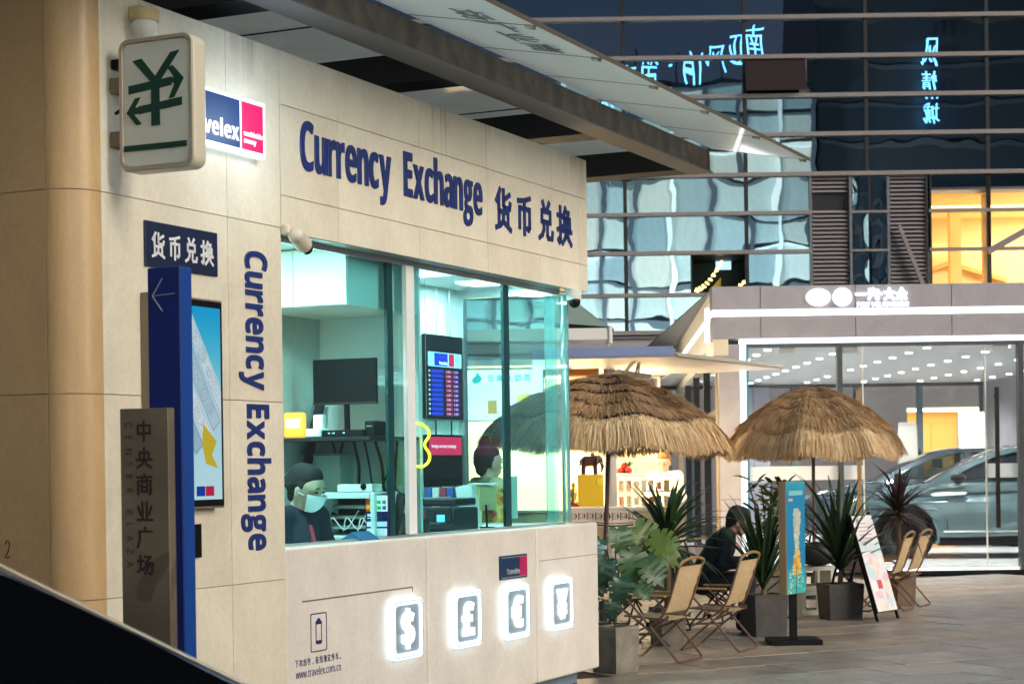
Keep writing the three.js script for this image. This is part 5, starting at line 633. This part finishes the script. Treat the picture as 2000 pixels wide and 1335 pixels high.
  // boards standing inside
  const brd = (px, w, h, label) => { const b = thing('display_board', label, 'board', at(px, 900, 34.8).setY(.09)); mesh('panel', [box(w, h, .03, 0, h / 2, 0).rotateX(-.12), box(w, h, .03, 0, h / 2, -.5).rotateX(.12)], std([.50, .49, .45], .6), b); mesh('side', extr(poly([[0, 0], [.5, 0], [.25, h]]), .02).rotateY(PI / 2).translate(w / 2, 0, .02), std([.55, .5, .38], .6), b); };
  brd(1778, .32, 2.12, 'narrow white standing board behind the cars in the showroom'); brd(1905, .5, 2.3, 'wide white standing board behind the cars near the exit sign');
}
// ---------------------------------------------------------------- snack stall with its awnings
{
  const ZS = 22.3, x = (px) => at(px, 850, ZS).x, yv = (py) => at(1200, py, ZS).y, t = thing('snack_stall', 'brightly lit cream snack stall between the kiosk and the showroom', 'stall', V(0, 0, -ZS));
  const warm = std([.80, .68, .48], .6), X0 = x(880), X1 = x(1330);
  mesh('back_wall', span(X0, X1, 0, 2.72, -3.1, -3), warm, t); mesh('floor', span(X0, X1, 0, .06, -3, -.05), M.offwhite, t); mesh('ceiling', span(X0 - .1, X1 + .1, 2.73, 2.8, -3.1, -.02), M.white, t); mesh('side_wall', span(X0 - .1, X0, 0, 2.72, -3.1, 0), warm, t);
  mesh('column', cyl(.075, .075, 2.72, x(1193), 1.36, -.12, 24), std([.55, .54, .54], .45), t); mesh('front_counter', span(X0, X1, 0, .98, -.5, -.2, .01), std([.72, .64, .48], .5), t); mesh('counter_lip', span(X0, X1, .985, 1.02, -.55, -.15, .008), M.offwhite, t);
  mesh('orange_lintel', [span(x(900), x(1172), yv(733), yv(715), -.12, 0, .01), span(x(1166), x(1174), yv(760), yv(734), -.12, 0)], std([.72, .26, .05], .5), t); mesh('roof_beam', [span(X0, x(1192), yv(665), yv(642), -.4, .2, .01), span(x(1190), x(1197), yv(672), yv(638), -.42, .22, .01)], M.offwhite, t);
  mesh('wall_shelf', [1.35, 1.7].map((y) => span(x(1208), x(1318), y, y + .03, -2.9, -2.6)), std([.72, .52, .28], .5), t);
  areaLight([1, .80, .48], 10, 2.6, 2.4, V((X0 + X1) / 2, 2.7, -ZS - 1.5), V((X0 + X1) / 2, 0, -ZS - 1.5)); mesh('ceiling_lamp', [0, 1, 2, 3].map((i) => span(X0 + .35 + i * .62, X0 + .75 + i * .62, 2.70, 2.725, -1.9, -1.2)), glow([1, .88, .66], 3.5), t);
  { const s = thing('stall_lightbox', 'white lit menu banner with green characters over the stall seen through kiosk glass', 'lit sign', V(x(985), yv(768), -ZS + .02)); const w = x(1062) - x(905), h = yv(716) - yv(818);
    const pic = canvasTex(512, 330, (c) => { c.fillStyle = '#eaf4f6'; c.fillRect(0, 0, 512, 330); const g = c.createLinearGradient(0, 0, 200, 330); g.addColorStop(0, '#bfe6f2'); g.addColorStop(1, '#f8f6ee'); c.fillStyle = g; c.fillRect(0, 90, 300, 240); c.strokeStyle = '#0f8f86'; hanDraw(c, '云南老奶茶'.replace('老', '大'), 150, 30, 46, 6, false, 1.3); c.fillStyle = '#0f8f86'; c.beginPath(); c.ellipse(80, 62, 34, 24, -.5, 0, 6.3); c.fill(); c.beginPath(); c.moveTo(80, 10); c.lineTo(110, 46); c.lineTo(70, 50); c.fill(); c.fillStyle = '#b7813f'; c.fillRect(150, 200, 60, 90); c.fillStyle = '#e3b54a'; c.beginPath(); c.ellipse(400, 200, 60, 44, 0, 0, 6.3); c.fill(); c.fillStyle = '#cfe7ea'; for (let i = 0; i < 6; i++) c.fillRect(40 + i * 74, 300, 40, 14); });
    mesh('case', box(w, h, .08, 0, 0, -.045, .01), M.white, s); mesh('face', plane(w - .03, h - .03, 0, 0, .001), new THREE.MeshStandardMaterial({ color: 0x111111, emissive: 0xffffff, emissiveMap: pic, emissiveIntensity: 1.5 }), s); areaLight([.9, 1, 1], 1.5, w, h, V(x(985), yv(768), -ZS + .08), V(x(985), yv(768), 0)); }
  { const a = thing('white_awning', 'long flat white awning with pale blue edge over the snack stall', 'awning', V(0, 0, 0)); const P = (px, py, z) => at(px, py, z), top = 2.79; const c = [P(1040, 672, 20.2), P(1315, 672, 20), P(1528, 700, 22.9), P(1390, 720, 23.6), P(1040, 720, 23.6)]; const s = poly(c.map((p) => [p.x, p.z])); const g = new THREE.ExtrudeGeometry(s, { depth: .03, bevelEnabled: false }).rotateX(PI / 2).translate(0, 2.70, 0); mesh('sheet', g, new THREE.MeshPhysicalMaterial({ color: lin(.74, .74, .76), roughness: .4, transmission: .25, thickness: 0 }), a); mesh('front_edge', bar(V(c[0].x, 2.735, c[0].z + .012), V(c[1].x, 2.735, c[1].z + .012), .10, .02), std([.30, .38, .66], .5), a); mesh('side_edge', bar(V(c[1].x + .02, 2.70, c[1].z), V(c[2].x + .01, 2.70, c[2].z), .06, .02), std([.50, .46, .36], .5), a); mesh('arm', [bar(V(x(1205), 2.5, -22.2), V(x(1225), 2.69, -20.6), .03), bar(V(x(1245), 2.45, -22.2), V(x(1235), 2.69, -20.8), .02)], M.grey, a);
    const b = thing('folded_awning', 'short cream rolled awning arm under the white awning', 'awning', V(0, 0, 0)); mesh('roll', [bar(at(1202, 737, 21.6), at(1283, 748, 21.3), .10, .07, .02), bar(at(1202, 727, 21.62), at(1270, 738, 21.3), .03, .09)], M.offwhite, b); mesh('strut', rod(at(1237, 745, 21.2), at(1248, 705, 21.2), .012), M.steel, b);
    const gt = thing('green_tarpaulin', 'sloping grey green tarpaulin roof beyond the kiosk end', 'awning', V(0, 0, 0)); const q = [at(1085, 572, 24), at(1112, 578, 24), at(1196, 644, 23.6), at(1085, 636, 23.0)]; const gg = new THREE.BufferGeometry().setFromPoints([q[0], q[3], q[2], q[0], q[2], q[1]]); gg.computeVertexNormals(); mesh('sheet', [gg, gg.clone().translate(0, -.03, -.02)], std([.18, .26, .22], .7), gt); mesh('rim', bar(q[3], q[2], .05), M.black, gt); }
  // goods on the stall
  { const p = at(1154, 990, 21.6), b = thing('yellow_stand', 'bright yellow box stand under the elephant at the stall', 'stand', p.clone()); const h = at(1154, 926, 21.6).y - p.y; mesh('box', box(.29, h, .24, 0, h / 2, 0, .012), std([.80, .50, .015], .5), b); mesh('tag', box(.06, .08, .006, .10, h - .08, .123), std([.85, .7, .05], .5), b);
    const e = thing('elephant_figure', 'small dark brown elephant figure with red topknot on the yellow stand', 'figurine', V(p.x + .0, p.y + h, p.z)); mesh('body', blob([[V(-.05, .15, 0), V(.04, .155, 0), .062, .058], [V(.05, .16, 0), V(.09, .175, 0), .05, .045], [V(-.075, .12, .03), V(-.08, .0, .03), .028, .024], [V(-.075, .12, -.03), V(-.08, .0, -.03), .028, .024], [V(.055, .12, .03), V(.06, 0, .03), .027, .023], [V(.055, .12, -.03), V(.06, 0, -.03), .027, .023], [V(.12, .165, 0), V(.14, .09, 0), .026, .016], [V(.14, .09, 0), V(.13, .03, 0), .016, .011], [V(.08, .19, .05), V(.075, .13, .06), .014, .02], [V(.08, .19, -.05), V(.075, .13, -.06), .014, .02], [V(-.11, .16, 0), V(-.125, .08, 0), .01, .006]], .006, .02), std([.07, .028, .02], .4), e); mesh('topknot', new THREE.SphereGeometry(.025, 12, 8).translate(.03, .225, 0), std([.6, .05, .02], .6), e); mesh('tusk', [-1, 1].map((s) => rod(V(.12, .14, s * .02), V(.155, .11, s * .03), .006, .002)), M.white, e);
    const gld = thing('golden_figure', 'small golden standing figure left of the yellow stand', 'figurine', at(1121, 985, 21.5)); mesh('body', [new THREE.LatheGeometry([[0, 0], [.05, 0], [.045, .03], [.03, .06], [.042, .12], [.035, .17], [.015, .19], [.026, .215], [.02, .245], [0, .255]].map((q) => new THREE.Vector2(...q)), 18)], std([.55, .38, .08], .3, { metalness: .5 }), gld); mesh('base', box(.12, .03, .1, 0, -.016, 0, .005), std([.5, .02, .02], .5), gld);
    const dc = thing('display_case', 'low glass display case of packaged food on the stall counter', 'case', V(x(1262), 1.021, -ZS - .36)); mesh('shelf', [0, .19, .38].map((y) => box(.66, .015, .3, 0, y + .008, 0)), M.white, dc); mesh('glass', [box(.66, .36, .006, 0, .197, .153), box(.006, .36, .29, .333, .197, 0), box(.006, .36, .29, -.333, .197, 0)], pane([.95, .97, .95]), dc); const R = rng(61); for (let i = 0; i < 14; i++) mesh('packet', box(.06, .09 + R() * .05, .05, -.28 + (i % 7) * .09, i < 7 ? .08 : .265, (R() - .5) * .1, .006), std([[.7, .2, .08], [.75, .6, .3], [.8, .72, .6], [.6, .35, .1]][i % 4], .5), dc);
    const fr = thing('fruit_plate', 'plate of red fruit under a small green plant on the display case', 'fruit', V(x(1222), 1.42, -ZS - .36)); mesh('plate', cyl(.12, .08, .02, 0, .01, 0), M.white, fr); mesh('fruit', [[-.05, .05, 0], [.05, .05, .02], [0, .06, -.05], [.0, .11, 0]].map((q) => new THREE.SphereGeometry(.045, 12, 8).translate(...q)), std([.65, .06, .03], .4), fr); mesh('leaf', Array.from({ length: 14 }, (_, i) => leafGeo(.13, .035, .9).rotateX(.6).rotateY(i * .9).translate(.06, .10, 0)), leafMat([.2, .35, .04]), fr);
    const cl = thing('patterned_cloth', 'white cloth with black and brown woven pattern hanging over the stall bar', 'cloth', at(1172, 1012, 20.6)); const wc = at(1235, 1000, 20.6).x - at(1104, 1000, 20.6).x; const cg = new THREE.PlaneGeometry(wc, .20, 60, 6), cp = cg.attributes.position; for (let i = 0; i < cp.count; i++) { const f = .5 - cp.getY(i) / .20; cp.setZ(i, .02 * Math.sin(cp.getX(i) * 16) * f); cp.setY(i, cp.getY(i) - .012 * Math.sin(cp.getX(i) * 9) * f); } cg.computeVertexNormals();
    mesh('drape', cg, std([1, 1, 1], .8, { map: canvasTex(512, 128, (c) => { c.fillStyle = '#cdbfae'; c.fillRect(0, 0, 512, 128); c.fillStyle = '#3a2622'; for (let i = 0; i < 8; i++) { const q = i * 64; c.beginPath(); c.moveTo(q + 4, 18); c.lineTo(q + 18, 48); c.lineTo(q + 4, 78); c.fill(); c.fillRect(q + 26, 22, 8, 54); c.strokeStyle = '#7a4a3a'; c.lineWidth = 4; c.strokeRect(q + 40, 30, 18, 36); } c.fillRect(0, 92, 512, 6); c.fillStyle = '#1d1614'; c.fillRect(0, 106, 512, 10); }), side: THREE.DoubleSide }), cl); mesh('top', box(wc, .02, .5, 0, .108, -.255, .006), std([.66, .60, .52], .8), cl);
    const tb = thing('stall_bar', 'dark high bar table under the patterned cloth', 'table', at(1172, 1012, 20.6).setY(0)); mesh('top', box(wc - .06, .03, .44, 0, at(1172, 1012, 20.6).y + .078, -.26), M.dark, tb); for (const s of [-1, 1]) for (const z of [-.08, -.44]) mesh('leg', box(.05, at(1172, 1012, 20.6).y + .06, .05, s * (wc / 2 - .1), (at(1172, 1012, 20.6).y + .06) / 2, z), M.dark, tb); }
}
// ---------------------------------------------------------------- dark car in the foreground
{ const b = new THREE.MeshPhysicalMaterial({ color: lin(.004, .005, .006), roughness: .6, specularIntensity: 0 });
  const c = makeCar('parked_car', 'black car close to the camera with only its windscreen pillar in view', b, new THREE.MeshPhysicalMaterial({ color: lin(.004, .005, .006), roughness: .5, specularIntensity: 0 }), .17, .91); c.position.set(-1.42, 0, -3.45); c.rotation.y = PI;
  for (const s of [-1, 1]) mesh('windscreen_seal', tube([[-.16, 1.366, s * .757], [-.5, 1.19, s * .825], [-.88, .988, s * .90]], .008, 20, 6), std([.10, .13, .20], .25, { metalness: .8 }), c);
  for (const s of [-1, 1]) mesh('windscreen_trim', tube([[-.20, 1.378, s * .70], [-.52, 1.205, s * .765], [-.88, 1.012, s * .83]], .005, 20, 6), std([.62, .54, .42], .3, { metalness: .5 }), c); }
// ---------------------------------------------------------------- people
function hand(w, dir, curl, side) { // palm and five fingers from the wrist on
  const d = dir.clone().normalize(), up = Math.abs(d.y) > .8 ? V(0, 0, 1) : V(0, 1, 0), s = new THREE.Vector3().crossVectors(d, up).normalize().multiplyScalar(side), n = new THREE.Vector3().crossVectors(s, d).normalize().multiplyScalar(-side), B = [];
  const P = (a, b, c) => w.clone().addScaledVector(d, a).addScaledVector(s, b).addScaledVector(n, c);
  for (const b of [-.024, -.008, .008, .024]) B.push([P(.005, b * .7, 0), P(.078, b, 0), .014, .012]);
  [[-.026, .058], [-.009, .070], [.009, .074], [.026, .066]].forEach(([b, L]) => { const k = P(.085, b, 0), m = P(.085 + L * .5 * Math.cos(curl), b * 1.1, L * .5 * Math.sin(curl)), e = P(.085 + L * .5 * Math.cos(curl) + L * .5 * Math.cos(curl * 2.1), b * 1.1, L * .5 * (Math.sin(curl) + Math.sin(curl * 2.1))); B.push([k, m, .0095, .0088], [m, e, .0088, .0078]); });
  B.push([P(.025, .026, .0), P(.055, .046, .014), .0125, .011], [P(.055, .046, .014), P(.082, .046, .026), .0105, .009]); return blob(B, .0045, .006, .012); }
function person(label, pos, turn, j, st, group) {
  const t = thing('person', label, 'person', pos, turn, group), J = {}; for (const k in j) J[k] = V(...j[k]);
  const q = new THREE.Quaternion().setFromEuler(new THREE.Euler(...(st.headTurn || [0, 0, 0]), 'YXZ')), H = (x, y, z) => V(x, y, z).applyQuaternion(q).add(J.head), skin = std(st.skin || [.50, .31, .21], .55);
  const head = blob([[H(0, .03, -.025), H(0, .03, .022), .083, .080], [H(0, -.02, .025), H(0, -.075, .045), .066, .042], [H(0, -.01, .085), H(0, -.032, .104), .012, .015], [H(.076, 0, -.005), H(.078, -.03, -.008), .013, .011], [H(-.076, 0, -.005), H(-.078, -.03, -.008), .013, .011], [H(-.02, -.063, .085), H(.02, -.063, .085), .011, .011], [H(-.04, .022, .078), H(.04, .022, .078), .012, .012], [H(0, -.06, -.02), J.neck, .05, .052]], .0055, .022);
  const limb = []; for (const s of ['L', 'R']) limb.push([J['sh' + s], J['el' + s], .04, .034], [J['el' + s], J['wr' + s], .034, .024], [J['hip' + s], J['kn' + s], .065, .046], [J['kn' + s], J['an' + s], .046, .032], [J['an' + s], J['to' + s], .034, .026]);
  const torso = [[J.neck, J.chest, .05, .10], [J.shL, J.shR, .05, .05], [J.chest, J.waist, .11, .10], [J.waist, J.pelvis, .10, .115], [J.hipL, J.hipR, .09, .09]];
  const hands = ['L', 'R'].map((s) => hand(J['wr' + s], J['wr' + s].clone().sub(J['el' + s]), st.curl ?? .5, s === 'L' ? 1 : -1));
  mesh('body', [head, blob([...torso, ...limb], .017, .05), ...hands], skin, t);
  const jk = blob([[J.neck.clone().lerp(J.chest, .35), J.chest, .075, .128], [J.shL, J.shR, .075, .075], [J.chest, J.waist, .135, .128], [J.waist, J.pelvis, .128, .15], ...['L', 'R'].flatMap((s) => [[J['sh' + s], J['el' + s], .066, .054], [J['el' + s], J['wr' + s].clone().lerp(J['el' + s], .08), .054, .040]])], .014, .045);
  { const p = jk.attributes.position, n = jk.attributes.normal, c = []; for (let i = 0; i < p.count; i++) { const x = p.getX(i), y = p.getY(i), z = p.getZ(i), w = .007 * noise.noise(x * 16, y * 9 + z * 6, z * 16) + .004 * noise.noise(x * 36, y * 22, z * 36); p.setXYZ(i, x + n.getX(i) * w, y + n.getY(i) * w, z + n.getZ(i) * w); c.push(...(st.pattern ? st.pattern(x, y, z) : st.jacket)); } jk.setAttribute('color', new THREE.Float32BufferAttribute(c, 3)); }
  mesh('jacket', jk, std([1, 1, 1], .75, { vertexColors: true }), t);
  mesh('trousers', blob([[J.waist.clone().lerp(J.pelvis, .5), J.pelvis, .118, .138], [J.hipL, J.hipR, .10, .10], ...['L', 'R'].flatMap((s) => [[J['hip' + s], J['kn' + s], .09, .066], [J['kn' + s], J['an' + s].clone().lerp(J['kn' + s], .1), .066, .054]])], .016, .04), std(st.trousers || [.02, .022, .03], .8), t);
  for (const s of ['L', 'R']) mesh('shoe', blob([[J['an' + s].clone().setY(J['an' + s].y - .02), J['to' + s], .048, .038], [J['an' + s].clone().setY(J['an' + s].y - .04), J['an' + s].clone().setY(J['an' + s].y - .045), .042, .042]], .009, .02), std(st.shoe || [.02, .02, .02], .6), t);
  for (const s of [-1, 1]) mesh('eye', new THREE.SphereGeometry(.011, 10, 8).scale(1.2, .55, .6).translate(0, 0, 0).applyQuaternion(q).translate(...H(s * .033, .008, .096).toArray()), M.black, t);
  const hb = [[H(0, .06, -.036), H(0, .072, .008), .088, .078], [H(0, .0, -.06), H(0, -.045, -.062), .066, .05], [H(.06, .02, -.03), H(.062, -.01, -.02), .032, .02], [H(-.06, .02, -.03), H(-.062, -.01, -.02), .032, .02], ...(st.hairExtra || []).map(([a, b, r, r2]) => [H(...a), H(...b), r, r2])];
  for (const s of [-1, 1]) mesh('eyebrow', box(.032, .006, .006, 0, 0, 0, .002).rotateZ(-s * .12).applyQuaternion(q).translate(...H(s * .034, .032, .100).toArray()), M.hair, t);
  if (!st.noHair) { const hg = blob(hb, .007, .03), p = hg.attributes.position, n = hg.attributes.normal; for (let i = 0; i < p.count; i++) { const x = p.getX(i), y = p.getY(i), z = p.getZ(i), w = .0045 * noise.noise(x * 140, y * 16, z * 60) + .004 * noise.noise(x * 30, y * 9, z * 30); p.setXYZ(i, x + n.getX(i) * w, y + n.getY(i) * w, z + n.getZ(i) * w); } hg.computeVertexNormals(); mesh('hair', hg, std(st.hair || [.007, .006, .006], .85), t); }
  if (st.cap) { const c = st.cap; mesh('cap', [new THREE.SphereGeometry(.102, 24, 12, 0, PI * 2, 0, PI / 2).scale(1, .95, 1.12).applyQuaternion(q).translate(...H(0, .035, -.008).toArray()), extr((() => { const s = new THREE.Shape(); s.moveTo(-.085, 0); s.quadraticCurveTo(-.08, .10, 0, .105); s.quadraticCurveTo(.08, .10, .085, 0); s.quadraticCurveTo(0, .035, -.085, 0); return s; })(), .008, .002).rotateX(PI / 2 + .12).applyQuaternion(q).translate(...H(0, .045, .075).toArray())], std(c, .8), t); }
  if (st.mask) { const g = new THREE.SphereGeometry(.083, 22, 14, PI / 2 - 1.15, 2.3, PI * .49, PI * .36).scale(1.0, 1.38, 1.40); mesh('face_mask', g.applyQuaternion(q).translate(...H(0, -.012, .018).toArray()), std([.80, .82, .82], .8, { side: THREE.DoubleSide }), t); mesh('mask_strap', [-1, 1].map((s) => tube([H(s * .075, -.02, .045), H(s * .084, -.012, .015), H(s * .082, .0, -.012)], .0025, 8, 5)), M.white, t); }
  if (st.scarf) mesh('scarf', [blob([[J.neck.clone().add(V(-.035, -.05, .05)), J.neck.clone().add(V(.035, -.05, .05)), .022, .022], [J.chest.clone().add(V(.0, .06, .125)), J.chest.clone().add(V(.01, -.06, .14)), .014, .022]], .008, .02)], std(st.scarf, .6), t);
  return t;
}
const stand = (o = {}) => ({ head: [0, 1.56, .02], neck: [0, 1.43, 0], chest: [0, 1.27, 0], waist: [0, 1.08, 0], pelvis: [0, .94, 0], shL: [.17, 1.38, 0], shR: [-.17, 1.38, 0], elL: [.22, 1.12, -.02], elR: [-.22, 1.12, -.02], wrL: [.22, .90, .08], wrR: [-.22, .90, .08], hipL: [.09, .91, 0], hipR: [-.09, .91, 0], knL: [.10, .50, .02], knR: [-.10, .50, .02], anL: [.10, .10, 0], anR: [-.10, .10, 0], toL: [.11, .05, .13], toR: [-.11, .05, .13], ...o });
const sit = (lean, seat, o = {}) => { const s = Math.sin(lean), c = Math.cos(lean), U = (x, h, f = 0) => [x, seat + .08 + h * c - f * s, h * s + f * c]; return { pelvis: U(0, 0), waist: U(0, .15), chest: U(0, .34), neck: U(0, .50, .01), head: U(0, .62, .06), shL: U(.17, .45), shR: U(-.17, .45), elL: U(.22, .22, .1), elR: U(-.22, .22, .1), wrL: [.14, seat + .24, .36 + s * .2], wrR: [-.14, seat + .24, .36 + s * .2], hipL: [.09, seat + .06, .02], hipR: [-.09, seat + .06, .02], knL: [.12, seat + .07, .42], knR: [-.12, seat + .07, .42], anL: [.12, .10, .40], anR: [-.12, .10, .34], toL: [.13, .05, .53], toR: [-.13, .05, .47], ...o }; };
{ const p = K(2.38, .15, -.53); person('clerk in a white face mask and dark uniform seated behind the window', p, .95, sit(.12, .58, { wrL: [.14, .86, .22], wrR: [-.14, .86, .22], anL: [.1, .3, .3], anR: [-.1, .3, .3], toL: [.1, .25, .42], toR: [-.1, .25, .42] }), { skin: [.55, .36, .26], jacket: [.010, .012, .028], mask: true, scarf: [.45, .02, .06], headTurn: [.25, .12, 0], hairExtra: [[[0, .04, -.10], [0, .02, -.125], .045, .04], [[.05, .06, .03], [.074, .02, .02], .018, .01], [[-.05, .06, .03], [-.074, .02, .02], .018, .01]] });
  const s = thing('stool', 'round stool under the clerk behind the counter', 'stool', p); mesh('seat', cyl(.17, .17, .05, 0, .535, 0, 24), M.black, s); mesh('column', [cyl(.025, .025, .5, 0, .26, 0), cyl(.2, .22, .02, 0, .01, 0, 24)], M.steel, s); }
person('man in a black cap and dark jacket sitting hunched on a folding chair', at(1374, 1140, 17.4).setY(0), 1.45, sit(.50, .40, { head: [0, 1.00, .33] }), { skin: [.42, .24, .17], jacket: [.010, .020, .028], trousers: [.010, .012, .02], cap: [.008, .009, .011], headTurn: [.35, 0, 0], hair: [.02, .02, .02], curl: .7 });
person('woman in a yellow and red patterned jacket standing behind the kiosk', at(950, 900, 14.6).setY(0), 2.0, stand(), { jacket: [.7, .35, .05], skin: [.58, .38, .27], pattern: (x, y, z) => { const a = noise.noise(x * 13, y * 13, z * 13), b = noise.noise(x * 20 + 9, y * 20, z * 20); return y > 1.36 ? [.66, .52, .30] : a > .16 ? [.55, .05, .05] : b > .2 ? [.75, .55, .18] : [.72, .30, .02]; }, hairExtra: [[[0, .14, -.03], [0, .17, -.03], .05, .042]], headTurn: [0, .1, 0] });
person('stall worker in white with an orange brown cap behind the display case', at(1298, 900, 24.3).setY(0), -.4, stand({ wrL: [.14, 1.05, .3], wrR: [-.14, 1.05, .3] }), { jacket: [.80, .78, .74], trousers: [.6, .6, .58], hair: [.25, .12, .04], skin: [.62, .38, .24], headTurn: [.3, 0, 0] });
person('visitor in a pale blue hooded top behind the cars near the yellow shop', at(1790, 900, 37).setY(.09), -1.9, stand(), { jacket: [.20, .27, .33], trousers: [.03, .04, .06] });
person('visitor in a pale grey top behind the cars at the far right', at(1966, 900, 34).setY(.09), 1.9, stand(), { jacket: [.32, .36, .38], trousers: [.03, .03, .04] });
renderer.render(scene, camera);
